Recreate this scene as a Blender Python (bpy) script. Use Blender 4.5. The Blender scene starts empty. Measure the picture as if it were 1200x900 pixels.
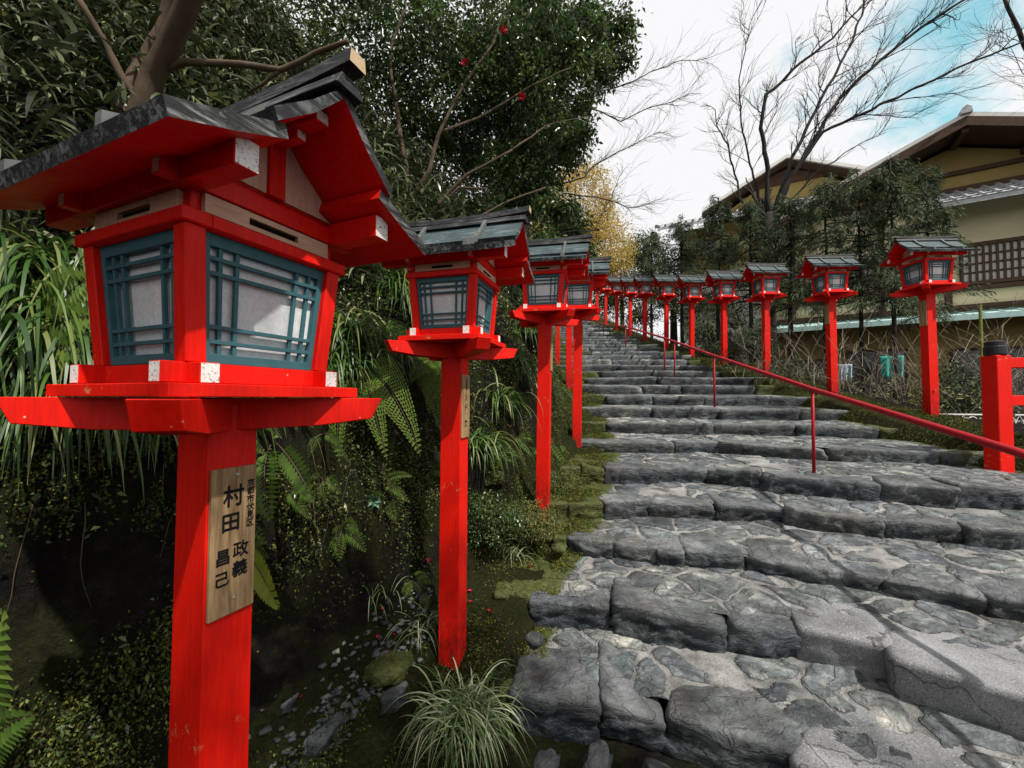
import bpy, bmesh, math, random
import numpy as np
from mathutils import Vector, Matrix, noise
random.seed(7); rng = np.random.default_rng(11)
S = 0.68          # metres per survey unit
CAMZ = 1.75       # camera height in the world (m)
K0 = math.tan(math.radians(1.9023)); F = 484.33
sc = bpy.context.scene
COL = sc.collection

def kz(py): return (450 - py) / F + K0
def plan(px, py, z):
    """survey point on the level z (units, relative to the lens) seen at a pixel of the photo"""
    Y = z / kz(py); return ((px - 600) / F * Y, Y)
def at(px, py, Y):
    """world point (m) at distance Y (m) for a photo pixel: used for surveying real positions"""
    return Vector(((px - 600) / F * Y, Y, kz(py) * Y + CAMZ))
def W(x, y, z): return Vector((x * S, y * S, z * S + CAMZ))

# ------------------------------------------------------------------ materials
class NT:
    def __init__(s, name):
        s.m = bpy.data.materials.new(name); s.m.use_nodes = True
        s.t = s.m.node_tree; s.t.nodes.clear()
        s.out = s.t.nodes.new('ShaderNodeOutputMaterial')
        s.p = s.t.nodes.new('ShaderNodeBsdfPrincipled')
        s.t.links.new(s.p.outputs[0], s.out.inputs[0])
    def n(s, typ, ins=None, **kw):
        nd = s.t.nodes.new(typ)
        for k, v in kw.items(): setattr(nd, k, v)
        for k, v in (ins or {}).items(): s.set(nd.inputs[k], v)
        return nd
    def set(s, sock, v):
        if isinstance(v, bpy.types.NodeSocket): s.t.links.new(v, sock)
        elif isinstance(v, (tuple, list)):
            if sock.type == 'RGBA' and len(v) == 3: v = (*v, 1)
            sock.default_value = v
        else: sock.default_value = v
    def P(s, **kw):
        for k, v in kw.items(): s.set(s.p.inputs[k.replace('_', ' ')], v)
    def obj(s, scale=(1, 1, 1), rot=(0, 0, 0), src='Object'):
        if src == 'World':
            c = s.n('ShaderNodeNewGeometry').outputs['Position']
        else: c = s.n('ShaderNodeTexCoord').outputs[src]
        return s.n('ShaderNodeMapping', {'Vector': c, 'Scale': scale, 'Rotation': rot}).outputs[0]
    def noise(s, vec, scale=5, detail=4, rough=.55, dist=0., out=0):
        return s.n('ShaderNodeTexNoise', {'Vector': vec, 'Scale': scale, 'Detail': detail, 'Roughness': rough, 'Distortion': dist}).outputs[out]
    def vor(s, vec, scale=5, feature='F1', out='Distance', rnd=1.):
        return s.n('ShaderNodeTexVoronoi', {'Vector': vec, 'Scale': scale, 'Randomness': rnd}, feature=feature).outputs[out]
    def ramp(s, fac, stops):
        r = s.n('ShaderNodeValToRGB', {'Fac': fac}); e = r.color_ramp.elements
        while len(e) < len(stops): e.new(.5)
        for el, (p, c) in zip(e, stops):
            el.position = p; el.color = (*c, 1) if isinstance(c, (tuple, list)) else (c, c, c, 1)
        return r.outputs[0]
    def mix(s, f, a, b, mode='MIX'):
        m = s.n('ShaderNodeMix', data_type='RGBA', blend_type=mode)
        s.set(m.inputs[0], f); s.set(m.inputs[6], a); s.set(m.inputs[7], b); return m.outputs[2]
    def math(s, op, a, b=0., clamp=False):
        m = s.n('ShaderNodeMath', operation=op, use_clamp=clamp); s.set(m.inputs[0], a); s.set(m.inputs[1], b); return m.outputs[0]
    def attr(s, name, out='Fac'): return s.n('ShaderNodeAttribute', attribute_name=name).outputs[out]
    def bump(s, h, strength=.3, dist=.01, prev=None):
        b = s.n('ShaderNodeBump', {'Height': h, 'Strength': strength, 'Distance': dist})
        if prev is not None: s.set(b.inputs['Normal'], prev)
        return b.outputs[0]

M = {}
def red_paint(name, hue=(.80, .010, .003), stain=0.0):
    t = NT(name); o = t.obj()
    base = t.mix(t.noise(o, 5, 5), tuple(c * .78 for c in hue), hue)
    grain = t.noise(t.obj((30, 30, 3)), 4, 4)
    base = t.mix(t.math('MULTIPLY', t.ramp(grain, [(.38, 0), (.66, 1)]), .5), base, tuple(c * .55 for c in hue))
    chip = t.math('MULTIPLY', t.ramp(t.noise(o, 30, 6, .7), [(.57, 0), (.62, 1)]), t.ramp(t.noise(o, 4.3, 2), [(.60, 0), (.68, 1)]))
    base = t.mix(chip, base, (.55, .36, .16))
    pit = t.ramp(t.vor(o, 38), [(.0, 1), (.06, 1), (.1, 0)])
    pit = t.math('MULTIPLY', pit, t.ramp(t.noise(o, 7, 3), [(.58, 0), (.66, 1)]))
    base = t.mix(pit, base, (.7, .45, .3))
    if stain:
        z = t.n('ShaderNodeSeparateXYZ', {'Vector': t.n('ShaderNodeTexCoord').outputs['Object']}).outputs[2]
        f = t.math('SUBTRACT', 1.0, t.math('DIVIDE', z, .32), True)
        f = t.math('MULTIPLY', f, t.ramp(t.noise(t.obj((1, 1, .5)), 40, 6, .75), [(.4, 0), (.62, 1)]))
        base = t.mix(t.math('MULTIPLY', f, stain), base, (.035, .012, .01))
    t.P(Base_Color=base, Roughness=t.ramp(t.noise(o, 12, 3), [(.3, .42), (.7, .62)]), Specular_IOR_Level=.18,
        Normal=t.bump(t.math('ADD', grain, t.math('MULTIPLY', chip, -1.)), .45, .002))
    return t.m
M['red'] = red_paint('red_paint'); M['post'] = red_paint('red_paint_post', stain=.95)
M['rail'] = red_paint('red_rail_paint', (.42, .012, .02))

def wood(name, c1, c2, sc_=(3, 3, 3), axis='X', rough=.75, bump=.3, wave=9.):
    t = NT(name); s = {'X': (1, 12, 12), 'Y': (12, 1, 12), 'Z': (12, 12, 1)}[axis]
    o = t.obj(s)
    g = t.noise(o, wave, 6, .6, 1.2)
    f = t.noise(t.obj(tuple(v * 6 for v in s)), 4, 5)
    c = t.mix(t.ramp(g, [(.3, 0), (.7, 1)]), c1, c2)
    c = t.mix(t.math('MULTIPLY', t.ramp(f, [(.35, 0), (.75, 1)]), .35), c, tuple(v * .45 for v in c1))
    t.P(Base_Color=c, Roughness=rough, Specular_IOR_Level=.25, Normal=t.bump(f, bump, .002)); return t.m
M['wood'] = wood('bare_cedar', (.52, .33, .21), (.66, .47, .33), axis='Y')
M['woodz'] = wood('bare_cedar_upright', (.55, .33, .23), (.68, .47, .36), axis='Z', wave=7)
M['plaque'] = wood('plaque_board', (.13, .075, .035), (.44, .29, .145), axis='Z', wave=5)
M['tip'] = wood('bare_beam_end', (.42, .30, .17), (.6, .46, .29))
def plain(name, c, rough=.6, spec=.3, nscale=20, var=.25, metal=0, bump=.1):
    t = NT(name); o = t.obj(); nz = t.noise(o, nscale, 5)
    t.P(Base_Color=t.mix(nz, tuple(v * (1 - var) for v in c), tuple(min(1, v * (1 + var)) for v in c)), Roughness=rough,
        Specular_IOR_Level=spec, Metallic=metal, Normal=t.bump(nz, bump, .003)); return t.m
M['teal'] = plain('teal_lattice_paint', (.035, .115, .135), .6, .25, 30, .3)
M['ink'] = plain('black_ink', (.008, .008, .01), .7, .1)
M['screw'] = plain('steel_screw', (.45, .43, .4), .35, .5, metal=.8)
M['dark'] = plain('dark_void', (.01, .009, .008), .95, .05)
t = NT('white_end_paint'); o = t.obj()
t.P(Base_Color=t.mix(t.ramp(t.noise(o, 160, 4, .7), [(.36, 1), (.46, 0)]), (.78, .76, .72), (.24, .22, .2)), Roughness=.8, Specular_IOR_Level=.1,
    Normal=t.bump(t.noise(o, 200, 3), .4, .002)); M['white'] = t.m
t = NT('pinkish_end_paint'); o = t.obj()
t.P(Base_Color=t.mix(t.ramp(t.noise(o, 120, 4, .7), [(.34, 1), (.45, 0)]), (.88, .72, .64), (.5, .34, .28)), Roughness=.8); M['pink'] = t.m
t = NT('frosted_pane'); o = t.obj()
mot = t.noise(o, 95, 6, .8)
sm = t.ramp(t.noise(t.obj((1, 1, .35)), 6, 4, .6), [(.35, (.52, .54, .55)), (.7, (.82, .83, .83))])
c = t.mix(t.ramp(mot, [(.3, .5), (.6, 0)]), sm, (.28, .29, .3))
c = t.mix(t.math('MULTIPLY', t.ramp(t.vor(o, 90), [(.0, 1), (.09, 0)]), t.ramp(t.noise(o, 9), [(.5, 0), (.6, 1)])), c, (.05, .045, .04))
t.P(Base_Color=c, Roughness=.38, Specular_IOR_Level=.5, Normal=t.bump(mot, .12, .002)); M['pane'] = t.m

def roofwood(name, axis, lo, hi):
    t = NT(name); s = {'X': (1.2, 14, 14), 'Y': (14, 1.2, 14)}[axis]
    g = t.noise(t.obj(s), 7, 7, .68, .8); b = t.noise(t.obj(), 9, 5, .65)
    c = t.mix(t.ramp(g, [(.47, 0), (.58, 1)]), lo, hi)
    c = t.mix(t.ramp(b, [(.42, 0), (.62, 1)]), lo, c)
    fl = t.ramp(t.noise(t.obj(), 45, 6, .75), [(.6, 0), (.68, 1)])
    c = t.mix(t.math('MULTIPLY', fl, .6), c, (.30, .31, .30))
    t.P(Base_Color=c, Roughness=.62, Specular_IOR_Level=.35, Normal=t.bump(t.math('ADD', g, fl), .6, .004)); return t.m
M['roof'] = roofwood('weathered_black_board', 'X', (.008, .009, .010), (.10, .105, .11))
M['roofend'] = roofwood('weathered_black_edge', 'Y', (.012, .013, .014), (.30, .305, .30))
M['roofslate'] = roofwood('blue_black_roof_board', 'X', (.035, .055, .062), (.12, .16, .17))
M['batten'] = plain('grey_batten_wood', (.10, .105, .10), .6, .4, 30, .5)

def stone(name, attr=None, mortar=False):
    t = NT(name); o = t.obj(src='World')
    rnd = t.n('ShaderNodeObjectInfo').outputs['Random'] if attr is None else t.attr(attr)
    wv = t.n('ShaderNodeVectorMath', {0: t.noise(o, 5, 3, out=1), 'Scale': .16}, operation='SCALE').outputs[0]
    warp = t.n('ShaderNodeVectorMath', {0: o, 1: wv}, operation='ADD').outputs[0]
    n1 = t.noise(warp, 4.5, 9, .68, .6)
    lay = t.noise(t.n('ShaderNodeMapping', {'Vector': warp, 'Scale': (2.5, 5, 13), 'Rotation': (.35, .25, .3)}).outputs[0], 3, 8, .62, .25)
    crack = t.vor(t.n('ShaderNodeMapping', {'Vector': warp, 'Scale': (1, 1, 2.2), 'Rotation': (.2, .3, .5)}).outputs[0], 4.5, 'DISTANCE_TO_EDGE')
    ck = t.ramp(crack, [(.0, 0), (.022, 1)])
    c = t.ramp(n1, [(.32, (.014, .017, .020)), (.44, (.055, .065, .073)), (.54, (.145, .162, .172)), (.68, (.40, .41, .40))])
    c = t.mix(t.ramp(lay, [(.48, 0), (.62, .55)]), c, (.030, .036, .042))
    tint = t.ramp(rnd, [(0, (.55, .60, .66)), (.3, (.85, .90, .93)), (.55, (1.25, 1.22, 1.12)), (.75, (.7, .82, .80)), (.9, (1.5, 1.42, 1.25)), (1, (2.2, 2.05, 1.8))])
    c = t.mix(1., c, tint, 'MULTIPLY')
    lich = t.ramp(t.noise(o, 13, 7, .72), [(.56, 0), (.66, 1)])
    c = t.mix(t.math('MULTIPLY', lich, .55), c, (.36, .36, .33))
    c = t.mix(t.math('MULTIPLY', t.math('SUBTRACT', 1., ck), .55), c, (.02, .02, .02))
    if mortar: c = t.mix(.12, c, (.20, .205, .20))
    else:
        c = t.mix(1., c, (.42, .45, .48), 'MULTIPLY')  # stone colour darkened so the risers read as shaded
        c = t.mix(t.math('MULTIPLY', t.attr('worn'), t.ramp(t.noise(o, 5.5, 6, .7), [(.38, .25), (.6, .85)])), c, t.mix(n1, (.16, .165, .165), (.34, .345, .34)))  # tops lightened: foot wear plus light from above painted into the colour
    dirt = t.ramp(t.noise(o, 3.1, 5, .6), [(.52, 0), (.66, 1)])
    c = t.mix(t.math('MULTIPLY', dirt, .5), c, (.05, .042, .028))
    h = t.math('ADD', t.math('MULTIPLY', n1, .5), t.math('MULTIPLY', lay, .7))
    h = t.math('ADD', h, t.math('MULTIPLY', ck, .10))
    fine = t.noise(o, 60, 5, .7)
    if mortar:
        g = t.noise(o, 110, 4, .8)
        mc = t.ramp(t.noise(o, 6, 6, .6), [(.32, (.14, .14, .138)), (.66, (.46, .455, .44))])
        mc = t.mix(t.ramp(g, [(.33, 1), (.45, 0)]), mc, (.05, .05, .048))
        mc = t.mix(t.math('MULTIPLY', t.ramp(t.noise(o, 1.7, 6, .65), [(.55, 0), (.64, 1)]), .7), mc, (.085, .08, .07))
        k = t.ramp(t.attr('stone'), [(.35, 0), (.55, 1)])
        c = t.mix(k, mc, c); h = t.mix(k, t.math('MULTIPLY', g, .35), h)
        ed = t.attr('edge')
        c = t.mix(t.math('MULTIPLY', ed, .8), c, (.025, .022, .018))
    ms = t.attr('moss')
    mm = t.math('MULTIPLY', t.ramp(t.math('ADD', ms, t.math('MULTIPLY', t.noise(o, 9, 6, .7), .55)), [(.62, 0), (.78, 1)]), 1.)
    mcol = t.ramp(t.noise(o, 50, 4, .7), [(.3, (.02, .026, .006)), (.7, (.10, .115, .022))])
    c = t.mix(mm, c, mcol)
    nb = t.bump(h, 1., .045); nb = t.bump(t.noise(warp, 19, 6, .7), .6, .012, nb); nb = t.bump(fine, .4, .004, nb)
    t.P(Base_Color=c, Roughness=t.ramp(n1, [(.3, .5), (.7, .8)]), Specular_IOR_Level=.35, Normal=nb); return t.m
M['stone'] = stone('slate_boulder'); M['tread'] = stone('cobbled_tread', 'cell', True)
t = NT('rough_granite_slab'); o = t.obj(src='World')
g = t.noise(o, 130, 4, .75); b = t.noise(o, 2.4, 6, .6)
c = t.ramp(b, [(.3, (.07, .075, .08)), (.7, (.30, .305, .31))]); c = t.mix(t.ramp(g, [(.36, .9), (.47, 0)]), c, (.04, .042, .046))
c = t.mix(t.ramp(t.noise(o, 150, 2, .6), [(.6, 0), (.68, .7)]), c, (.5, .5, .48))
c = t.mix(t.ramp(t.vor(t.n('ShaderNodeVectorMath', {0: o, 1: t.noise(o, 2, 5, out=1)}, operation='ADD').outputs[0], 1.6, 'DISTANCE_TO_EDGE'), [(.0, .85), (.02, 0)]), c, (.03, .03, .03))
t.P(Base_Color=c, Roughness=.72, Specular_IOR_Level=.35, Normal=t.bump(b, .5, .03, t.bump(g, .45, .006))); M['slab'] = t.m

t = NT('bank_soil'); o = t.obj(src='World')
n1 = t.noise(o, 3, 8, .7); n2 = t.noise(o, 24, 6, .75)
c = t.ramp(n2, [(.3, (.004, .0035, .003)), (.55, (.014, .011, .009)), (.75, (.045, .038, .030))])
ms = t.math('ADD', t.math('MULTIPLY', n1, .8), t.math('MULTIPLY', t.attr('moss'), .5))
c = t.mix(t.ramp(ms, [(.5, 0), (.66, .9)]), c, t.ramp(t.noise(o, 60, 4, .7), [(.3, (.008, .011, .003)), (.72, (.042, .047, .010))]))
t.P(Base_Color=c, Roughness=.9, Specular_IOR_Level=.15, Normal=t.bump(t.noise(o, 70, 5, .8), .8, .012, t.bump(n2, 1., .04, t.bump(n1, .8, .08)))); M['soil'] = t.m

def leaf(name, cols, rough=.45, spec=.4, trans=.25, brown=None):
    t = NT(name); r = t.attr('rnd'); n = len(cols)
    c = t.ramp(r, [(i / max(1, n - 1), cc) for i, cc in enumerate(cols)])
    t.P(Base_Color=c, Roughness=rough, Specular_IOR_Level=spec)
    if trans:
        tr = t.n('ShaderNodeBsdfTranslucent', {'Color': c}).outputs[0]
        mx = t.n('ShaderNodeMixShader', {0: trans, 1: t.p.outputs[0], 2: tr}); t.t.links.new(mx.outputs[0], t.out.inputs[0])
    return t.m
M['camellia'] = leaf('camellia_leaf', [(.010, .020, .008), (.03, .055, .018), (.075, .125, .032), (.20, .27, .08)], .28, .6, .35)
M['sasa'] = leaf('bamboo_grass_leaf', [(.008, .013, .005), (.022, .034, .011), (.06, .08, .028), (.22, .24, .14)], .32, .55, .2)
M['grass'] = leaf('sedge_blade', [(.012, .034, .007), (.035, .085, .014), (.06, .125, .02), (.10, .17, .032), (.20, .20, .07)], .42, .45, .25)
M['lily'] = leaf('pale_edged_blade', [(.035, .07, .018), (.09, .15, .045), (.20, .26, .11), (.48, .50, .34)], .45, .4, .2)
M['fern'] = leaf('fern_pinna', [(.04, .075, .015), (.09, .16, .025), (.17, .25, .045)], .5, .35, .3)
M['bankleaf'] = leaf('small_bank_leaf', [(.012, .020, .005), (.030, .050, .012), (.065, .10, .022), (.16, .20, .06)], .5, .35, .2)
M['fernlime'] = leaf('lime_fern_pinna', [(.16, .22, .02), (.28, .33, .04)], .5, .35, .35)
M['cedar'] = leaf('cedar_spray', [(.014, .026, .012), (.034, .058, .024), (.075, .105, .042), (.15, .17, .07)], .6, .25, .12)
M['yellow'] = leaf('yellowing_leaf', [(.22, .22, .04), (.46, .36, .08), (.62, .44, .12), (.50, .33, .2)], .6, .25, .35)
M['olive'] = leaf('olive_leaf', [(.03, .045, .012), (.08, .10, .025), (.17, .18, .05), (.24, .24, .08)], .55, .3, .3)
M['mossleaf'] = leaf('moss_sprig', [(.014, .020, .004), (.042, .054, .010), (.10, .112, .018), (.22, .22, .045)], .7, .2, .2)
M['litter'] = leaf('dead_leaf', [(.02, .014, .01), (.06, .04, .025), (.14, .10, .07), (.26, .22, .18)], .7, .2, .1)
M['petal'] = leaf('camellia_petal', [(.5, .004, .02), (.75, .02, .06)], .5, .3, .15)
M['bark'] = plain('brown_bark', (.085, .06, .04), .85, .15, 18, .6, bump=.8)
M['barkd'] = plain('dark_bark', (.022, .019, .016), .85, .15, 22, .5, bump=.8)
M['barkg'] = plain('grey_bark', (.028, .025, .023), .85, .15, 25, .6, bump=.7)
M['twig'] = plain('pale_reed', (.26, .225, .17), .8, .15, 9, .5)
M['tan'] = plain('ochre_plaster', (.38, .28, .10), .9, .1, 3, .15)
M['cream'] = plain('pale_plaster', (.82, .73, .46), .9, .1, 3, .12)
M['tanw'] = plain('white_plaster', (.75, .74, .70), .9, .1, 3, .08)
M['brownw'] = plain('brown_timber', (.09, .055, .035), .8, .2, 12, .4)
M['black'] = plain('black_cap', (.012, .012, .013), .5, .4, 30, .3)
M['aqua'] = plain('pale_aqua_sheet', (.40, .58, .56), .5, .4, 6, .15)
M['tealc'] = plain('teal_cloth', (.04, .42, .36), .8, .1, 6, .1)
M['bluec'] = plain('pale_blue_cloth', (.45, .6, .75), .8, .1, 6, .1)
M['glassd'] = plain('dark_window', (.02, .022, .024), .15, .6, 4, .3)
M['yel'] = plain('yellow_paint', (.55, .42, .03), .6, .3)
t = NT('grey_roof_tiles'); o = t.obj()
w = t.n('ShaderNodeTexWave', {'Vector': o, 'Scale': 1.1, 'Distortion': .3}, wave_profile='SIN').outputs['Fac']
c = t.mix(t.noise(o, 8, 4), (.24, .25, .26), (.52, .53, .54)); t.P(Base_Color=c, Roughness=.5, Specular_IOR_Level=.5, Normal=t.bump(t.noise(o, 9, 4), .4, .02)); M['tile'] = t.m

# ------------------------------------------------------------------ object helpers
def tag(o, label=None, cat=None, group=None, kind=None):
    for k, v in (('label', label), ('category', cat), ('group', group), ('kind', kind)):
        if v: o[k] = v
    return o
def link(name, me, mats, parent=None, loc=None):
    o = bpy.data.objects.new(name, me); COL.objects.link(o)
    if me and mats:
        for m in (mats if isinstance(mats, (list, tuple)) else [mats]): me.materials.append(m)
    if parent: o.parent = parent
    if loc is not None: o.location = loc
    return o
def empty(name, loc=(0, 0, 0), rz=0.):
    o = bpy.data.objects.new(name, None); COL.objects.link(o); o.location = loc; o.rotation_euler = (0, 0, rz); o.empty_display_size = .2; return o
class MB:
    def __init__(s): s.v = []; s.f = []; s.m = []
    def poly(s, pts, m=0):
        i = len(s.v); s.v += [tuple(p) for p in pts]; s.f.append(tuple(range(i, i + len(pts)))); s.m.append(m); return s
    def hexa(s, p, m=0, ms=None):
        """p: 8 points, bottom 4 ccw then top 4; ms: mats for bottom, top, s0..s3"""
        i = len(s.v); s.v += [tuple(q) for q in p]
        fs = [(3, 2, 1, 0), (4, 5, 6, 7), (0, 1, 5, 4), (1, 2, 6, 5), (2, 3, 7, 6), (3, 0, 4, 7)]
        for k, f in enumerate(fs): s.f.append(tuple(i + a for a in f)); s.m.append(ms[k] if ms else m)
        return s
    def box(s, x0, x1, y0, y1, z0, z1, m=0, ms=None):
        return s.hexa([(x0, y0, z0), (x1, y0, z0), (x1, y1, z0), (x0, y1, z0), (x0, y0, z1), (x1, y0, z1), (x1, y1, z1), (x0, y1, z1)], m, ms)
    def prism(s, prof, a0, a1, axis='x', m=0, mside=None, mend=None):
        """profile (p,q) extruded along axis; x: (p,q)=(y,z); y: (p,q)=(x,z); z: (p,q)=(x,y)"""
        n = len(prof); i = len(s.v)
        for a in (a0, a1):
            for p, q in prof: s.v.append({'x': (a, p, q), 'y': (p, a, q), 'z': (p, q, a)}[axis])
        for k in range(n):
            s.f.append((i + k, i + (k + 1) % n, i + n + (k + 1) % n, i + n + k)); s.m.append(mside[k] if mside else m)
        s.f.append(tuple(i + k for k in range(n))[::-1]); s.f.append(tuple(i + n + k for k in range(n)))
        s.m += [m if mend is None else mend] * 2; return s
    def tube(s, pts, rad, seg=8, m=0, cap=True):
        pts = [Vector(p) for p in pts]; n = len(pts); i0 = len(s.v); up = Vector((0, 0, 1)); prev = None
        for k, p in enumerate(pts):
            t = (pts[min(k + 1, n - 1)] - pts[max(k - 1, 0)])
            if t.length < 1e-9: t = up
            t.normalize()
            a = prev - t * prev.dot(t) if prev is not None else (t.cross(up) if abs(t.z) < .9 else t.cross(Vector((1, 0, 0))))
            a.normalize(); prev = a; b = t.cross(a); r = rad[k] if isinstance(rad, (list, tuple)) else rad
            for j in range(seg):
                c = 2 * math.pi * j / seg; s.v.append(tuple(p + a * (math.cos(c) * r) + b * (math.sin(c) * r)))
        for k in range(n - 1):
            for j in range(seg):
                a = i0 + k * seg + j; b = i0 + k * seg + (j + 1) % seg
                s.f.append((a, b, b + seg, a + seg)); s.m.append(m)
        if cap:
            s.f.append(tuple(i0 + j for j in range(seg))[::-1]); s.f.append(tuple(i0 + (n - 1) * seg + j for j in range(seg))); s.m += [m, m]
        return s
    def mesh(s, name, scale=1., bevel=0., smooth=False, fixn=True):
        me = bpy.data.meshes.new(name); me.from_pydata([(a * scale, b * scale, c * scale) for a, b, c in s.v], [], s.f)
        me.polygons.foreach_set('material_index', s.m); me.update()
        if fixn or bevel:
            bm = bmesh.new(); bm.from_mesh(me)
            if fixn: bmesh.ops.recalc_face_normals(bm, faces=bm.faces)
            if bevel:
                ed = [e for e in bm.edges if len(e.link_faces) == 2 and e.calc_face_angle(0) > .4]
                bmesh.ops.bevel(bm, geom=ed, offset=bevel, segments=1, affect='EDGES', profile=.5)
            bm.to_mesh(me); bm.free()
        if smooth: me.polygons.foreach_set('use_smooth', [True] * len(me.polygons))
        return me
    def build(s, name, mats, parent=None, scale=1., bevel=0., smooth=False, loc=None, fixn=True):
        return link(name, s.mesh(name, scale, bevel, smooth, fixn), mats, parent, loc)
def arr_mesh(name, V, Fc, attrs=None, smooth=False):
    """V (n,3) array, Fc (m,k) array"""
    V = np.asarray(V, np.float32); Fc = np.asarray(Fc, np.int32); k = Fc.shape[1]
    me = bpy.data.meshes.new(name); me.vertices.add(len(V)); me.vertices.foreach_set('co', V.ravel())
    me.loops.add(Fc.size); me.loops.foreach_set('vertex_index', Fc.ravel())
    me.polygons.add(len(Fc)); me.polygons.foreach_set('loop_start', np.arange(0, Fc.size, k, dtype=np.int32))
    for nme, a in (attrs or {}).items():
        at_ = me.attributes.new(nme, 'FLOAT', 'POINT'); at_.data.foreach_set('value', np.asarray(a, np.float32))
    if smooth: me.polygons.foreach_set('use_smooth', np.ones(len(Fc), bool))
    me.update(calc_edges=True); return me
def unit(a): return a / np.maximum(np.linalg.norm(a, axis=-1, keepdims=True), 1e-9)
def leaves(pos, dirs, L, Wd, fold=.25, droop=0., rnd=None, nrm=None):
    """broad leaves: base, two sides, tip, midrib raised -> 2 quads each"""
    n = len(pos); d = unit(dirs); r = rng.normal(size=(n, 3)) if nrm is None else nrm
    side = unit(np.cross(d, r)); nn = np.cross(side, d)
    L = np.broadcast_to(np.asarray(L, float).reshape(-1, 1), (n, 1)); Wd = np.broadcast_to(np.asarray(Wd, float).reshape(-1, 1), (n, 1))
    base = pos; mid = pos + d * L * .45; tip = pos + d * L + np.array([0, 0, -1.]) * L * droop
    a = mid + side * Wd * .5 + nn * Wd * fold; b = mid - side * Wd * .5 + nn * Wd * fold
    V = np.stack([base, a, tip, mid, b], 1).reshape(-1, 3); i = np.arange(n)[:, None] * 5
    Fc = np.concatenate([i + np.array([[0, 3, 2, 1]]), i + np.array([[0, 4, 2, 3]])], 0)
    rr = rng.random(n) if rnd is None else rnd
    return V, Fc, np.repeat(rr, 5)
def blades(pos, dirs, L, Wd, sag, seg=6, rnd=None, twist=.3):
    """strap leaves bending down under gravity; dirs: start directions"""
    n = len(pos); d = unit(dirs); P = pos.copy(); L = np.broadcast_to(np.asarray(L, float), (n,)); sag = np.broadcast_to(np.asarray(sag, float), (n,))
    Wd = np.broadcast_to(np.asarray(Wd, float), (n,)); rows = []
    side = unit(np.cross(d, np.array([0, 0, 1.])) + rng.normal(scale=twist, size=(n, 3)))
    for k in range(seg + 1):
        f = k / seg; w = Wd * (1 - f ** 2.2) * (.55 + .45 * min(1, f * 4)) + .0006
        rows.append(np.stack([P + side * w[:, None] * .5, P - side * w[:, None] * .5], 1))
        d = unit(d + np.array([0, 0, -1.]) * (sag / seg)[:, None] * (1 + f)); P = P + d * (L / seg)[:, None]
    V = np.stack(rows, 1).reshape(-1, 3); st = (seg + 1) * 2; i = np.arange(n)[:, None] * st
    Fc = np.concatenate([i + np.array([[2 * k, 2 * k + 1, 2 * k + 3, 2 * k + 2]]) for k in range(seg)], 0)
    rr = rng.random(n) if rnd is None else rnd
    return V, Fc, np.repeat(rr, st)
def merge(parts):
    Vs, Fs, Rs, o = [], [], [], 0
    for V, Fc, r in parts: Vs.append(V); Fs.append(Fc + o); Rs.append(r); o += len(V)
    return np.concatenate(Vs), np.concatenate(Fs), np.concatenate(Rs)
def leafobj(name, parts, mat, parent=None, origin=None):
    V, Fc, r = merge(parts) if isinstance(parts, list) else parts
    if origin is not None: V = V - np.array(origin)
    me = arr_mesh(name, V, Fc, {'rnd': r}); o = link(name, me, mat, parent)
    if origin is not None and parent is None: o.location = origin
    return o
# ------------------------------------------------------------------ lantern (survey units, scaled by S)
def text_mesh(chars):
    """chars: list of (char, y, z, size) on the +x face"""
    vs, fs = [], []
    for ch, y, z, sz, hw in chars:
        cu = bpy.data.curves.new('t', 'FONT'); cu.body = ch; cu.size = 1.; cu.align_x = 'CENTER'; cu.align_y = 'CENTER'
        cu.offset = .0; cu.extrude = 0; cu.resolution_u = 3
        ob = bpy.data.objects.new('t', cu); COL.objects.link(ob)
        dg = bpy.context.evaluated_depsgraph_get(); dg.update()
        me = bpy.data.meshes.new_from_object(ob.evaluated_get(dg))
        co = [v.co.copy() for v in me.vertices]
        if co:
            cx = (min(c.x for c in co) + max(c.x for c in co)) / 2; cy = (min(c.y for c in co) + max(c.y for c in co)) / 2
            for lay, (ox, oz) in enumerate(((0, 0), (.022, .01), (-.022, -.01), (.0, .03), (0, -.03))):
                i = len(vs); vs += [(lay * .00022, y + (c.x - cx + ox) * sz * hw, z + (c.y - cy + oz) * sz) for c in co]; fs += [tuple(i + a for a in p.vertices) for p in me.polygons]
        bpy.data.objects.remove(ob); bpy.data.meshes.remove(me)
    return vs, fs
PL = 2.20
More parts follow.
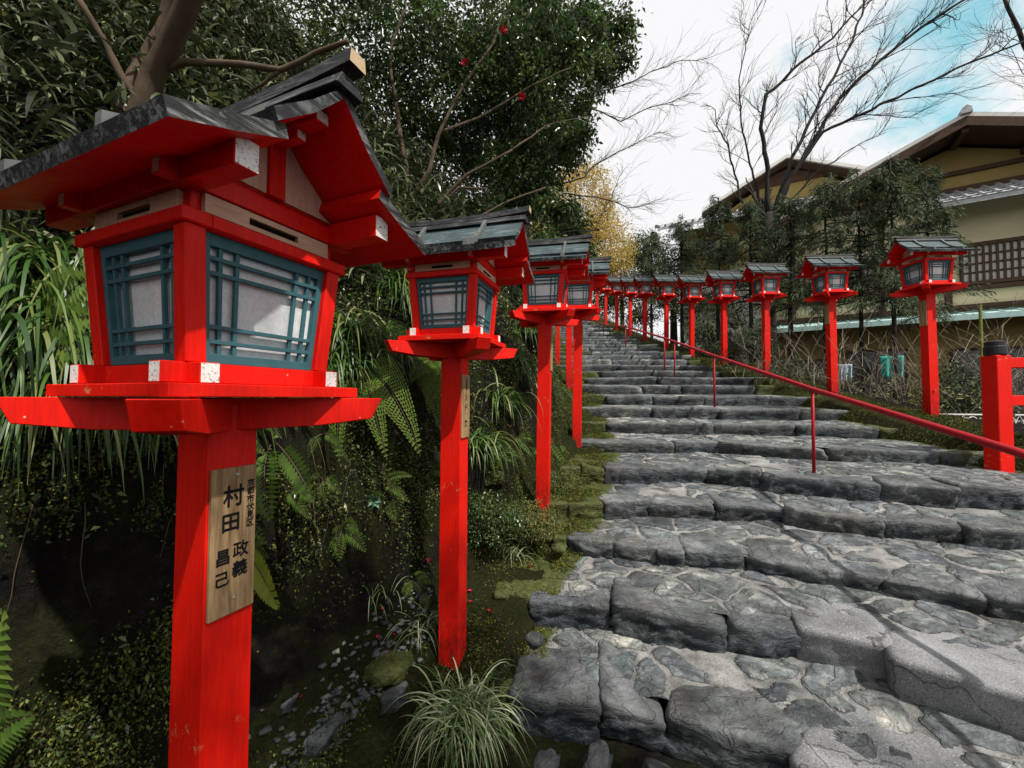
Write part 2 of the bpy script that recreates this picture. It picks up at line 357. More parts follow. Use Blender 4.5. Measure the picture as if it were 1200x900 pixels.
def make_lantern(roofmat, name='shrine_lantern'):
    R = empty(name); k = S; BV = .0016
    def z_(z): return PL + z
    def B(nm, mb, mats, parent=R, bevel=BV): return mb.build(nm, mats, parent, k, bevel)
    # post
    m = MB().box(-.075, .075, -.075, .075, -.35, PL - .02); B('post', m, M['post'])
    # diagonal boat-shaped arms
    for a in (0, 1):
        m = MB(); L = .497; w = .048
        prof = [(-L, 0), (L, 0), (L - .035, -.072), (L - .2, -.092), (.1, -.10), (-.1, -.10), (-L + .2, -.092), (-L + .035, -.072)]
        zo = -.002 * a
        m.prism([(p, q + PL + zo) for p, q in prof], -w, w, 'y')
        c, s_ = math.cos(math.pi / 4 + a * math.pi / 2), math.sin(math.pi / 4 + a * math.pi / 2)
        m.v = [(x * c - y * s_, x * s_ + y * c, z) for x, y, z in m.v]
        B('cross_arm', m, M['red'])
    B('tray', MB().box(-.2944, .2944, -.2944, .2944, z_(.002), z_(.036)), M['red'])
    # base frame: beams crossing, white ends
    for i, (ax, sg) in enumerate((('x', -1), ('x', 1), ('y', -1), ('y', 1))):
        c = .193 * sg; w = .0245; e = .274; za = .037 + (.0015 if ax == 'y' else 0); zb = .0905 + (.0015 if ax == 'y' else 0)
        m = MB()
        if ax == 'x': m.box(-e, e, c - w, c + w, z_(za), z_(zb), ms=[0, 0, 0, 1, 0, 1])
        else: m.box(c - w, c + w, -e, e, z_(za), z_(zb), ms=[0, 0, 1, 0, 1, 0])
        B('base_beam', m, [M['red'], M['white']])
    # corner posts, tapering
    b0, b1, w0, w1 = .222, .2466, .05, .05; z0, z1 = .0925, .4395
    for sx in (-1, 1):
        for sy in (-1, 1):
            def q(b, w): return [(sx * x, sy * y) for x, y in ((b - w, b - w), (b, b - w), (b, b), (b - w, b))]
            lo, hi = q(b0, w0), q(b1, w1)
            m = MB().hexa([(x, y, z_(z0)) for x, y in lo] + [(x, y, z_(z1)) for x, y in hi]); B('corner_post', m, M['red'])
    # windows
    def Wp(s, t, off): return (b0 - .022 + (b1 - b0) * t + off, s * (b0 - w0 - .0008 + (b1 - b0) * t), z_(z0 + .001 + (z1 - z0 - .002) * t))
    def bar(m, s0, s1, t0, t1, o0, o1): m.hexa([Wp(s0, t0, o0), Wp(s0, t0, o1), Wp(s1, t0, o1), Wp(s1, t0, o0), Wp(s0, t1, o0), Wp(s0, t1, o1), Wp(s1, t1, o1), Wp(s1, t1, o0)])
    for r in range(4):
        m = MB()
        bar(m, -1, -.90, 0, 1, -.016, .004); bar(m, .90, 1, 0, 1, -.016, .004)
        bar(m, -.8995, .8995, 0, .075, -.0155, .0035); bar(m, -.8995, .8995, .905, 1, -.0155, .0035)
        for s_ in (-.74, -.50, .50, .74): bar(m, s_ - .03, s_ + .03, .0751, .9049, -.012, -.001)
        for t_ in (.17, .285, .70, .815): bar(m, -.8996, .8996, t_ - .016, t_ + .016, -.008, .0025)
        p = MB(); bar(p, -.97, .97, .03, .97, -.026, -.0175)
        c, s_ = [(1, 0), (0, 1), (-1, 0), (0, -1)][r]
        for q in (m, p): q.v = [(x * c - y * s_, x * s_ + y * c, z) for x, y, z in q.v]
        w = B('lattice_window', m, M['teal'], bevel=.0006); B('pane', p, M['pane'], w, 0)
    # head frame ring
    m = MB(); h = .2606; i_ = .19; za, zb = z_(.4397), z_(.4736)
    m.box(-h, h, -h, -i_, za, zb).box(-h, h, i_, h, za, zb).box(-h, -i_, -i_ + .0004, i_ - .0004, za, zb).box(i_, h, -i_ + .0004, i_ - .0004, za, zb)
    B('head_frame', m, M['red'])
    m = MB().box(-.225, .225, -.225, .225, z_(.474), z_(.605)); B('upper_wall', m, M['red'])
    # slotted vent boards
    for r in range(4):
        m = MB(); x0, x1 = .2255, .2406; zb, zt_ = .483, .532; s0, s1 = .496, .516
        def bx(y0, y1, a, b, mat=0, xx1=x1):
            m.box(x0, xx1, y0, y1, z_(a), z_(b), mat)
        bx(-.198, .198, zb, s0); bx(-.198, .198, s1, zt_); bx(-.198, -.08, s0, s1); bx(.08, .198, s0, s1)
        m.box(x0, x0 + .002, -.08, .08, z_(s0), z_(s1), 1)
        c, s_ = [(1, 0), (0, 1), (-1, 0), (0, -1)][r]
        m.v = [(x * c - y * s_, x * s_ + y * c, z) for x, y, z in m.v]
        B('vent_board', m, [M['wood'], M['dark']], bevel=0)
    # beams
    for sg in (-1, 1):
        m = MB().box(-.449, .449, min(sg * .2, sg * .26), max(sg * .2, sg * .26), z_(.5335), z_(.606), ms=[0, 0, 0, 1, 0, 1]); B('eave_beam', m, [M['red'], M['white']])
        m = MB().box(sg * .228 - .0175, sg * .228 + .0175, -.302, .302, z_(.536), z_(.588), ms=[0, 0, 1, 0, 1, 0]); B('tie_beam', m, [M['red'], M['white']])
        # gable: bare boards, strut
        m = MB(); a, b = sorted((sg * .226, sg * .237))
        for t_ in (-1, 1):
            prof = [(t_ * .028, .611), (t_ * .2247, .611), (t_ * .162, .638), (t_ * .180, .668), (t_ * .034, .808), (t_ * .028, .812)]
            m.prism([(p, q + PL) for p, q in prof], a, b, 'x')
        g = B('gable_board', m, M['woodz'], bevel=0)
        m = MB(); a, b = sorted((sg * .2255, sg * .248)); m.box(a, b, -.0275, .0275, z_(.607), z_(.80)); B('gable_strut', m, M['red'])
        m = MB(); a, b = sorted((sg * .16, sg * .2258))
        m.prism([(p, q + PL) for p, q in [(-.215, .6055), (.215, .6055), (.17, .655), (0, .822), (-.17, .655)]], a, b, 'x'); B('gable_wall', m, M['red'], bevel=0)
    m = MB().box(-.427, .427, -.022, .022, z_(.792), z_(.828), ms=[0, 0, 0, 1, 0, 1]); B('ridge_purlin', m, [M['red'], M['white']])
    m = MB().box(-.344, .344, -.016, .016, z_(.763), z_(.7915), ms=[0, 0, 0, 1, 0, 1]); B('inner_purlin', m, [M['red'], M['white']])
    # roof: two boards each side (materials: 0 top black, 1 red underside, 2 weathered edge)
    for sg in (-1, 1):
        up = [(0, .874), (sg * .105, .768), (sg * .211, .6805), (sg * .198, .654), (sg * .09, .744), (0, .842)]
        m = MB().prism([(p, q + PL) for p, q in up], -.508, .508, 'x', mside=[0, 0, 2, 1, 1, 1], mend=2); B('upper_roof_board', m, [roofmat, M['red'], M['roofend']], bevel=0)
        lo = [(sg * .170, .668), (sg * .300, .612), (sg * .423, .566), (sg * .412, .530), (sg * .290, .577), (sg * .160, .634)]
        m = MB().prism([(p, q + PL) for p, q in lo], -.495, .495, 'x', mside=[0, 0, 2, 1, 1, 1], mend=2); B('lower_roof_board', m, [roofmat, M['red'], M['roofend']], bevel=0)
        a, b = sorted((sg * .171, sg * .192)); B('eave_filler', MB().box(-.47, .47, a, b, z_(.632), z_(.665)), M['red'])
        for u in (-.235, .235):
            pts = [(.02, .888), (.10, .797), (.17, .727), (.235, .678), (.31, .636), (.41, .596)]
            w = .013; m = MB()
            for (y0, q0), (y1, q1) in zip(pts, pts[1:]):
                m.hexa([(u - w, sg * y0, z_(q0 - .02)), (u + w, sg * y0, z_(q0 - .02)), (u + w, sg * y1, z_(q1 - .03)), (u - w, sg * y1, z_(q1 - .03)),
                        (u - w, sg * y0, z_(q0 + .012)), (u + w, sg * y0, z_(q0 + .012)), (u + w, sg * y1, z_(q1 + .016)), (u - w, sg * y1, z_(q1 + .016))])
            B('roof_batten', m, M['batten'], bevel=0)
    m = MB().prism([(p, q + PL) for p, q in [(-.05, .853), (.05, .853), (.03, .893), (-.03, .893)]], -.53, .53, 'x'); B('ridge_board', m, M['roof'])
    m = MB(); n = 8
    for i in range(n):
        u0, u1 = -.556 + 1.112 * i / n, -.556 + 1.112 * (i + 1) / n; f = lambda u: .022 * (u / .556) ** 2
        m.hexa([(u0, -.03, z_(.8935 + f(u0))), (u1, -.03, z_(.8935 + f(u1))), (u1, .03, z_(.8935 + f(u1))), (u0, .03, z_(.8935 + f(u0))),
                (u0, -.026, z_(.932 + f(u0))), (u1, -.026, z_(.932 + f(u1))), (u1, .026, z_(.932 + f(u1))), (u0, .026, z_(.932 + f(u0)))],
               ms=[0, 0, 0, 1 if i == n - 1 else 0, 0, 1 if i == 0 else 0])
    B('ridge_beam', m, [M['roof'], M['tip']], bevel=0)
    return R
def add_plaque(R, chars, screws=True):
    y0, y1, za, zb = -.069, .069, PL - .664, PL - .216
    nb = MB().box(.0755, .088, y0, y1, za, zb).build('name_board', M['plaque'], R, S, .0012)
    wch = y1 - y0; hgt = zb - za
    for c, fx, fy, sz, hw in chars:
        vs, fs = text_mesh([(c, y0 + fx * wch, zb - fy * hgt, sz * wch, hw)])
        if not vs: continue
        me = bpy.data.meshes.new('character'); me.from_pydata([((.0885 + x) * S, y * S, z * S) for x, y, z in vs], [], fs); link('character', me, M['ink'], nb)
    if screws:
        for fx, fy in ((.55, .05), (.55, .90)):
            y, z = y0 + fx * wch, zb - fy * hgt
            MB().tube([(.088, y, z), (.0905, y, z)], [.0055, .004], 10).build('screw', M['screw'], nb, S)
    return nb
def copy_tree(o, parent=None):
    c = o.copy(); COL.objects.link(c); c.parent = parent
    for ch in list(o.children): copy_tree(ch, c)
    return c
# (x, y, tray z, heading deg, base z, side)
LEFT = [(-.9418, 1.3325, -.0042, 23.07), (-.4136, 2.9967, .3788, 15.7), (.375, 4.95, .985, 12.9), (1.10, 7.0, 1.45, 9.4), (1.45, 10.5, 2.53, 6.0), (1.52, 13.8, 3.35, 3.0)]
RIGHT = [(7.37, 7.277, 1.966, 2.0), (7.258, 9.352, 2.371, 3.0), (6.945, 11.267, 2.803, 0.0), (6.84, 13.3, 3.22, -1), (6.66, 15.3, 3.68, -3), (6.48, 17.3, 4.27, -4),
         (6.19, 19.2, 4.82, -5), (6.10, 21.3, 5.38, -3), (5.95, 23.4, 5.99, -3), (5.82, 25.6, 6.70, -3), (5.76, 28.0, 7.45, -3)]
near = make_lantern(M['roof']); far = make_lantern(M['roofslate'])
ordn = ['first', 'second', 'third', 'fourth', 'fifth', 'sixth', 'seventh', 'eighth', 'ninth', 'tenth', 'eleventh']
made = []
for i, (x, y, z, th) in enumerate(LEFT):
    if i == 0: o = near
    elif i < 1: o = copy_tree(near)
    else: o = far if i == 1 else copy_tree(far)
    made.append((o, x, y, z, th, 'L', i))
for i, (x, y, z, th) in enumerate(RIGHT): made.append((copy_tree(far), x, y, z, th, 'R', i))
tl_ = random.Random(3)
for o, x, y, z, th, side, i in made:
    tx_, ty_ = (0, 0) if i < 2 and side == 'L' else (tl_.gauss(0, .008), tl_.gauss(0, .008))
    o.location = W(x, y, z - PL); o.rotation_euler = (tx_, ty_, -math.radians(th) + (math.pi if side == 'R' else 0))
    if side == 'L':
        lab = ['largest red post lantern in the foreground, black weathered roof, inked board on its post',
               'red post lantern with a tuft of striped grass at its foot, second from the left',
               'third red lantern of the left row, its post ending in moss beside the steps',
               'fourth red lantern of the left row, half hidden behind the third',
               'fifth red lantern of the left row, only a strip of post showing behind the fourth',
               'sixth and farthest red lantern of the left row, thin post seen between two nearer posts'][i]
        g = 'red lanterns along the left edge of the steps'
    else:
        lab = ('nearest red lantern of the right row, tallest there, standing before the ochre house' if i == 0 else
               'farthest and smallest red lantern at the very top end of the right row' if i == 10 else
               '%s red lantern up the steps in the right row, counted from the nearest' % ordn[i])
        g = 'red lanterns along the right edge of the steps'
    tag(o, lab, 'lantern', g)
add_plaque(near, [('村', .47, .195, .50, .95), ('田', .42, .375, .44, 1.), ('政', .66, .575, .37, 1.), ('義', .65, .705, .37, 1.),
                  ('昌', .27, .60, .37, .95), ('己', .27, .745, .34, 1.)] +
           [(c, .86, .125 + .057 * i, .185, 1.) for i, c in enumerate('京都市伏見区')])
add_plaque(made[1][0], [('三', .55, .06, .22, 1), ('玉', .55, .13, .3, 1), ('大', .55, .21, .3, 1), ('ン', .5, .36, .42, 1), ('ド', .52, .52, .42, 1), ('ー', .52, .62, .3, .3), ('カ', .5, .77, .45, 1)], False)
for j in (2, 3): add_plaque(made[j][0], [], False)
for j in (6, 7): add_plaque(made[j][0], [], False)
# ------------------------------------------------------------------ boundaries of the stairway (survey units)
def lerp_tab(tab, y, c):
    ys = [t[0] for t in tab]; return float(np.interp(y, ys, [t[c] for t in tab]))
BLt = [(-6, -2.6), (0, -1.0), (1, -.70), (3, -.05), (3.65, .166), (4.6, .60), (5, .80), (5.94, 1.155), (7.08, 1.54), (8.3, 1.66), (10.5, 1.80), (13.8, 1.9), (18, 1.88), (24, 1.7), (30, 1.6), (60, 1.4)]
ZLt = [(-6, -3.0), (1, -2.42), (2.3, -2.15), (3.0, -1.86), (4.9, -1.44), (6, -1.02), (7.0, -.72), (8.6, -.28), (10.5, .31), (13.8, 1.17), (18, 2.25), (24, 3.92), (30, 5.62), (45, 9.8), (60, 11)]
BRt = [(-6, 7.2), (4.2, 7.2), (5.8, 6.55), (8, 6.5), (11, 6.5), (13, 6.3), (17, 5.9), (21, 5.5), (26, 5.3), (30, 5.2), (60, 5.0)]
ZRt = [(-6, -3.6), (1, -2.2), (3, -1.6), (4.5, -1.1), (5.8, -.66), (7.28, -.33), (9.35, .05), (11.3, .62), (13.3, 1.08), (15.3, 1.52), (17.3, 2.1), (19.2, 2.62), (21.3, 3.17), (23.4, 3.8), (25.6, 4.5), (28, 5.2), (45, 9.9), (60, 11)]
BL = lambda y: lerp_tab(BLt, y, 1); ZL = lambda y: lerp_tab(ZLt, y, 1); BR = lambda y: lerp_tab(BRt, y, 1); ZR = lambda y: lerp_tab(ZRt, y, 1)

NOS = []   # (z, plan polyline left->right)
def pxn(z, pts, ext): NOS.append((z, [plan(px, py, z) for px, py in pts] + ext))
pxn(-1.99, [(560, 782), (600, 792), (703, 802), (776, 812), (925, 852), (1010, 900), (1100, 968)], [(2.9, 1.45), (7.3, .3)])
pxn(-1.70, [(596, 690), (622, 692), (716, 700), (848, 717), (925, 722), (1062, 750), (1200, 806)], [(4.4, 2.05), (7.3, 1.4)])
pxn(-1.50, [(650, 625), (664, 626), (760, 638), (870, 646), (1024, 668), (1145, 689), (1200, 699)], [(7.3, 2.1)])
pxn(-1.25, [(665, 587), (677, 587), (760, 584), (919, 591), (1029, 604), (1123, 610), (1200, 616)], [(7.3, 3.4)])
pxn(-.98, [(680, 546), (694, 546), (826, 547), (936, 556), (1035, 562), (1123, 568), (1200, 571)], [(7.3, 4.2)])
pxn(-.73, [(695, 516), (842, 516), (980, 523), (1145, 527), (1190, 528)], [(7.3, 5.6)])
NOS.append((-.48, [(1.5, 8.35), (1.66, 8.3), (4.5, 7.77), (6.57, 7.05), (7.0, 7.0)]))
NOS.append((-.20, [(1.5, 9.15), (4.3, 8.6), (6.9, 8.0)]))
NOS.append((.06, [(1.55, 9.95), (6.9, 9.2)])); NOS.append((.33, [(1.6, 10.75), (6.9, 10.2)])); NOS.append((.57, [(1.6, 11.55), (6.9, 11.1)]))
zc, yc = .57, 11.5
while yc < 33:
    yc += .86; zc += .242; NOS.append((zc, [(BL(yc) - .25, yc + .02), (BR(yc) + .3, yc - .2)]))
NN = len(NOS)
def resample(pl, step):
    P = [np.array(p, float) for p in pl]; out = []; 
    for a, b in zip(P, P[1:]):
        n = max(1, int(np.linalg.norm(b - a) / step)); out += [a + (b - a) * i / n for i in range(n)]
    return out + [P[-1]]
def y_on(pl, x):
    return float(np.interp(x, [p[0] for p in pl], [p[1] for p in pl]))
for n_ in range(len(NOS)):
    z_n, p_n = NOS[n_]
    if 2 <= n_:
        a_, b_ = np.array(p_n[0]), np.array(p_n[1]); d_ = (a_ - b_) / np.linalg.norm(a_ - b_); NOS[n_] = (z_n, [tuple(a_ + d_ * .42)] + list(p_n))
steps_root = empty('stone_steps', W(2.5, 3, -2.3)); tag(steps_root, kind='structure')
RO = np.array(steps_root.location)
# treads: a grid between this nosing (slightly behind its edge) and the next one, flagstones set into mortar
def fbm(x, y, z, o=4): return noise.fractal((x, y, z), 1., 2., o)
cellpts = {}
def cells(x, y, sz, seed):
    gx, gy = x / sz, y / sz; ix, iy = math.floor(gx), math.floor(gy); best = []
    for a in range(-2, 3):
        for b in range(-2, 3):
            key = (ix + a, iy + b, seed)
            if key not in cellpts:
                r = random.Random(hash(key)); cellpts[key] = (ix + a + r.random(), iy + b + r.random(), r.random(), r.random())
            c = cellpts[key]; best.append((math.hypot(c[0] - gx, (c[1] - gy) * 1.25), c[2], c[3]))
    best.sort(); return best[0][0], best[1][0], best[0][1], best[0][2]
for n in range(NN - 1):
    z, pl = NOS[n]; z2, pl2 = NOS[n + 1]
    x0 = pl[0][0] - .1; x1 = min(pl[-1][0], 7.3); nearf = n < 7
    dx = .022 if n < 4 else (.035 if nearf else .12); xs = np.arange(x0, x1 + dx, dx); depth = abs(y_on(pl2, 3) - y_on(pl, 3))
    ny = max(4, int(depth / dx)) if nearf else 5; V = []; ST = []; CE = []; ED = []; MO = []
    for x in xs:
        ya = y_on(pl, x) + .03; yb = y_on(pl2, x) + .10
        for j in range(ny + 1):
            f = j / ny; y = ya + (yb - ya) * f
            h = .05 * f + .012 * fbm(x * 1.3, y * 1.3, n * 3.) + .004 * fbm(x * 7, y * 7, n * 3. + 9)
            st = 0.; ce = .5; ed = 0.
            if nearf:
                wx = x + .16 * fbm(x * 2, y * 2, 5. + n, 3); wy = y + .16 * fbm(x * 2 + 9, y * 2, 5. + n, 3)
                d1, d2, r1, r2 = cells(wx, wy, .36 if n < 3 else .34, n)
                e = d2 - d1
                if r2 < .93:
                    st = min(1., max(0., (e - .13) / .05)); ed = max(0., 1 - abs(e - .135) / .045) * .8
                    h += .018 * min(1, max(0., (e - .12) / .10)) + .02 * (r2 - .4); ce = r1
            else: st = 1.; ce = (math.sin(x * 3.1 + n) + 1) / 2
            if j == ny: h += .0
            h -= .028 * max(0., 1 - f * depth / .30)
            V.append(W(x, y, z + h)); ST.append(st); CE.append(ce); ED.append(ed)
            dl = x - BL(y); MO.append(max(0., min(1., 1 - (dl - .05) / (.5 if n > 1 else .35))) * .95 + max(0., 1 - max(0, BR(y) - x) / .5) * .7)
    nx = len(xs); idx = np.arange(nx * (ny + 1)).reshape(nx, ny + 1)
    Fc = np.stack([idx[:-1, :-1], idx[1:, :-1], idx[1:, 1:], idx[:-1, 1:]], -1).reshape(-1, 4)
    me = arr_mesh('tread', np.array(V) - RO, Fc, {'stone': ST, 'cell': CE, 'edge': ED, 'moss': MO}, True)
    link('tread', me, M['tread'], steps_root)

def stone_mesh(name, w, d, h, seed, res=(14, 8, 8), rough=.09, expo=5., slab=False, moss=0.):
    nx, ny, nz = res; bm = bmesh.new(); vmap = {}; WORN_LIT = []
    def vert(i, j, k):
        key = (i, j, k)
        if key not in vmap:
            a, b, c = 2 * i / nx - 1, 2 * j / ny - 1, 2 * k / nz - 1
            s = (abs(a) ** expo + abs(b) ** expo + abs(c) ** expo) ** (-1 / expo)
            m_ = max(abs(a), abs(b), abs(c)); a, b, c = a * s * m_, b * s * m_, c * s * m_
            x, y, z = a * w / 2, b * d / 2, c * h / 2
            sx = noise.noise((seed * 1.7, 0, 3)); sy = noise.noise((seed * 2.3, 5, 1))
            x += c * sx * w * .10; z += a * sy * h * .16 * (0 if slab else 1); y -= c * h * .13
            p = Vector((x * 1., y * 1., z * 1.)); q = p * (3.2 if not slab else 1.6) + Vector((seed * 7.3, seed * 3.1, seed))
            f = noise.fractal(q * 1., .9, 2.1, 5); r = noise.ridged_multi_fractal(q * 1.3, 1., 2.2, 4, 1., 2.) - 1.
            lay = noise.noise(Vector((q.x * .5, q.y * .8, q.z * 3.2)) + Vector((q.x * .6, 0, q.x * .9)))
            n_ = Vector((a, b, c)).normalized()
            am = rough * min(h * 1.3, w); top = max(0., c - .35) / .65
            st_ = p.dot(Vector((.25 * sx, .35, 1.))) * 16 + f * 1.2 + seed; saw = st_ - math.floor(st_)
            vd, vp = noise.voronoi(Vector((x, y, z)) * 7 + Vector((seed, seed * 2, 0))); fac = (vd[1] - vd[0])
            p += n_ * (f * 1.0 + r * .5 + lay * .6) * am * (1 - .55 * top) + n_ * ((saw ** 2) * .017 + min(.25, fac) * .05 - .012) * (1 - .8 * top) * (.3 if slab else 1)
            vmap[key] = bm.verts.new(p); WORN_LIT.append(max(0., min(1., (c - .25) / .5)) * (.55 + .45 * noise.noise(q * 1.2)))  # mask of upward faces, for wear and painted top light
        return vmap[key]
    worn_litv = {}
    def face(g): 
        try: bm.faces.new(g)
        except ValueError: pass
    for i in range(nx):
        for j in range(ny):
            for k in (0, nz): 
                g = [vert(i, j, k), vert(i + 1, j, k), vert(i + 1, j + 1, k), vert(i, j + 1, k)]; face(g if k else g[::-1])
    for i in range(nx):
        for k in range(nz):
            for j in (0, ny):
                g = [vert(i, j, k), vert(i + 1, j, k), vert(i + 1, j, k + 1), vert(i, j, k + 1)]; face(g[::-1] if j else g)
    for j in range(ny):
        for k in range(nz):
            for i in (0, nx):
                g = [vert(i, j, k), vert(i, j + 1, k), vert(i, j + 1, k + 1), vert(i, j, k + 1)]; face(g if i else g[::-1])
    me = bpy.data.meshes.new(name); bm.to_mesh(me); bm.free()
    me.polygons.foreach_set('use_smooth', [True] * len(me.polygons))
    at_ = me.attributes.new('moss', 'FLOAT', 'POINT'); at_.data.foreach_set('value', [moss] * len(me.vertices))
    at_ = me.attributes.new('worn', 'FLOAT', 'POINT'); at_.data.foreach_set('value', WORN_LIT)
    return me
CUT = {0: [600, 703, 776, 928, 1240], 1: [596, 622, 714, 848, 925, 1035, 1330], 2: [650, 664, 715, 765, 798, 870, 1024, 1145, 1260], 3: [665, 705, 757, 836, 914, 1026, 1123, 1230],
       4: [680, 705, 768, 826, 890, 1022, 1110, 1220]}
def arc(pl):
    P = np.array(resample(pl, .03)); s = np.concatenate([[0], np.cumsum(np.linalg.norm(np.diff(P, axis=0), axis=1))]); return P, s
def at_arc(P, s, a): return np.array([np.interp(a, s, P[:, 0]), np.interp(a, s, P[:, 1])])
stuffparts = []; count = 0
for n in range(NN):
    z, pl = NOS[n]; P, s = arc(pl); tot = s[-1]; zb = NOS[n - 1][0] + .05 if n else -2.3
    cuts = []
    if n in CUT:
        pxs = 600 + F * P[:, 0] / P[:, 1]
        for c in CUT[n]:
            ok = np.where(pxs >= c)[0]; cuts.append(float(s[ok[0]]) if len(ok) else None)
        cuts = [c for c in cuts if c is not None]
    a = cuts[-1] if cuts else 0.
    if cuts and cuts[0] > .1: cuts = [max(0, cuts[0] - .3)] + cuts
    if not cuts: cuts = [0.]
    while a < tot - .15:
        a += random.uniform(.5, 1.3) if n < 5 else random.uniform(.7, 2.2); cuts.append(min(a, tot))
    for q in range(len(cuts) - 1):
        c0, c1 = cuts[q], cuts[q + 1]; w = c1 - c0
        if w < .08: continue
        p = at_arc(P, s, (c0 + c1) / 2); e0, e1 = at_arc(P, s, c0), at_arc(P, s, c1)
        tx = e1 - e0; ang = math.atan2(tx[1], tx[0]); nrm_ = np.array([math.sin(ang), -math.cos(ang)])
        rise = z - zb; slab = (n == 0 and q >= 4 and w > .7) or (n == 1 and 1 < p[0] and p[0] > 2.2)
        h = rise + .10; d = (.46 if n > 2 else .62) + random.uniform(-.06, .1)
        jz = random.uniform(.0, .025) if n < 8 else random.uniform(-.01, .015); jy = random.uniform(-.05, .05)
        if slab: d = .85; h = rise + .12; jz = .02; jy = -.02
        if w > 1.6 and not slab: w_ = w
        px_ = p - nrm_ * (d / 2 - .06 + jy)
        res = (int(min(46, max(12, w * S / .018))), int(16 if n < 3 else 12), int(14 if n < 3 else 10)) if n < 6 else ((16, 7, 8) if n < 11 else (8, 4, 4))
        if slab: res = (44, 26, 12)
        ms = max(0, min(1, 1 - (p[0] - BL(p[1])) / .55)) * .75 + (max(0, 1 - max(0, BR(p[1]) - p[0]) / .5) * .55) 
        me = stone_mesh('edge_stone', (w + .006) * S, d * S, h * S, n * 17 + q + .37, res, (.085 if n < 3 else .058) if not slab else .03, 13. if n < 3 else 16., slab, ms)
        loc = W(px_[0], px_[1], z - h / 2 + jz + (.0 if not slab else .01)) ; 
        if count < 96:
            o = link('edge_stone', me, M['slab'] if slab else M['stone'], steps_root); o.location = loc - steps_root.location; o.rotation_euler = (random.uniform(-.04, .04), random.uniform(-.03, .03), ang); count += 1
        else:
            co = np.empty(len(me.vertices) * 3, np.float32); me.vertices.foreach_get('co', co); co = co.reshape(-1, 3)
            ca, sa = math.cos(ang), math.sin(ang); co = np.stack([co[:, 0] * ca - co[:, 1] * sa, co[:, 0] * sa + co[:, 1] * ca, co[:, 2]], 1) + np.array(loc) - RO
            fc = np.array([tuple(pp.vertices) for pp in me.polygons]); stuffparts.append((co, fc, np.full(len(co), random.random()), ms)); bpy.data.meshes.remove(me)
V_, F_, R_ = merge([(a, b, c) for a, b, c, _ in stuffparts]); MS_ = np.concatenate([np.full(len(a), m_) for a, _, _, m_ in stuffparts])
me = arr_mesh('edge_stone', V_, F_, {'cell': R_, 'moss': MS_, 'stone': np.ones(len(V_)), 'edge': np.zeros(len(V_))}, True)
tag(link('edge_stone', me, M['tread'], steps_root), 'far rows of dark edge stones', kind='stuff')

# ------------------------------------------------------------------ terrain
PROF = [(0, 0), (.35, .0), (.60, .08), (.80, .45), (.98, 1.2), (1.12, 1.85), (1.6, 2.35), (2.3, 3.0), (4, 4.6), (8, 8.6), (16, 15), (40, 24)]
BE = lambda y: float(np.interp(y, [-1, 1.5, 3.3], [.75, .72, 0.]))
def terr(side):
    ys = np.concatenate([np.arange(-5, .2, .15), np.arange(.2, 6, .05), np.arange(6, 8, .09), np.arange(8, 16, .2), np.arange(16, 60, .7)])
    ds = np.concatenate([np.arange(-.12, 2.4, .045), np.arange(2.4, 6, .25), np.arange(6, 41, 1.6)]) if side == 'L' else np.concatenate([np.arange(-.3, 3, .12), np.arange(3, 8, .4), np.arange(8, 60, 2.)])
    V = []; MO = []
    for y in ys:
        for d in ds:
            if side == 'L':
                p = float(np.interp(d - (BE(y) if d > .4 else 0), [a for a, _ in PROF], [b for _, b in PROF])); x = BL(y) - d; z = ZL(y) + p
                am = .03 + .10 * min(1, max(0, d - .3)) + .3 * min(1, max(0, d - 3) / 6)
                z += am * fbm(x * 1.6, y * 1.6, 1.) + (.02 if d < .5 else .05) * fbm(x * 6, y * 6, z * 6); x += (.16 if d > .5 else .03) * fbm(x * 1.7, z * 1.7, y * 1.7)
                dm = d - BE(y) * (d > .4); mo = .72 if dm < .75 else (.30 if dm < 1.3 else .15)
                cu = abs(noise.noise((x * 5.5, y * 5.5, z * 5.5))); z += .05 * (.4 - cu) * min(1, max(0, dm + .1) * 2); x += .07 * (.4 - cu) * (1 if .7 < dm < 1.6 else 0)
                if d < 0: z -= .06 + 1.2 * -d
                if d < .42 and y > 4: z -= .12
            else:
                x = BR(y) + d; zr = ZR(y); t_ = min(1, max(0, (d - 1.3) / 5.)); t_ = t_ * t_ * (3 - 2 * t_)
                z = zr * (1 - t_) + (-1.2 + .02 * y) * t_ + (.05 * min(1, max(0, d)) if d < 1.3 else 0) + .05 * fbm(x * 1.3, y * 1.3, 4.) + .02 * fbm(x * 7, y * 7, 6.)
                mo = .75 if d < 1.0 else .2
                if d < 0: z -= .04 + 1.5 * -d
            V.append(W(x, y, z)); MO.append(mo)
    idx = np.arange(len(ys) * len(ds)).reshape(len(ys), len(ds))
    Fc = np.stack([idx[:-1, :-1], idx[:-1, 1:], idx[1:, 1:], idx[1:, :-1]], -1).reshape(-1, 4)
    if side == 'L': Fc = Fc[:, ::-1]
    me = arr_mesh('hillside' if side == 'L' else 'garden_ground', np.array(V), Fc, {'moss': MO}, True)
    o = link('hillside' if side == 'L' else 'garden_ground', me, M['soil']); tag(o, kind='structure'); return o, np.array(V), ds, ys
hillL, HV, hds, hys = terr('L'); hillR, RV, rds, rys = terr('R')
def hill_pt(y, d):
    """surface point (m) and outward normal of the left bank at survey y, offset d"""
    iy = np.clip(np.searchsorted(hys, y), 1, len(hys) - 2); idd = np.clip(np.searchsorted(hds, d), 1, len(hds) - 2); G = HV.reshape(len(hys), len(hds), 3)
    a = G[iy, idd]; du = G[iy + 1, idd] - a; dv = G[iy, idd + 1] - a; nn = unit(np.cross(dv, du)); nn = np.where(nn[..., 2:3] < 0, -nn, nn)
    return a, nn
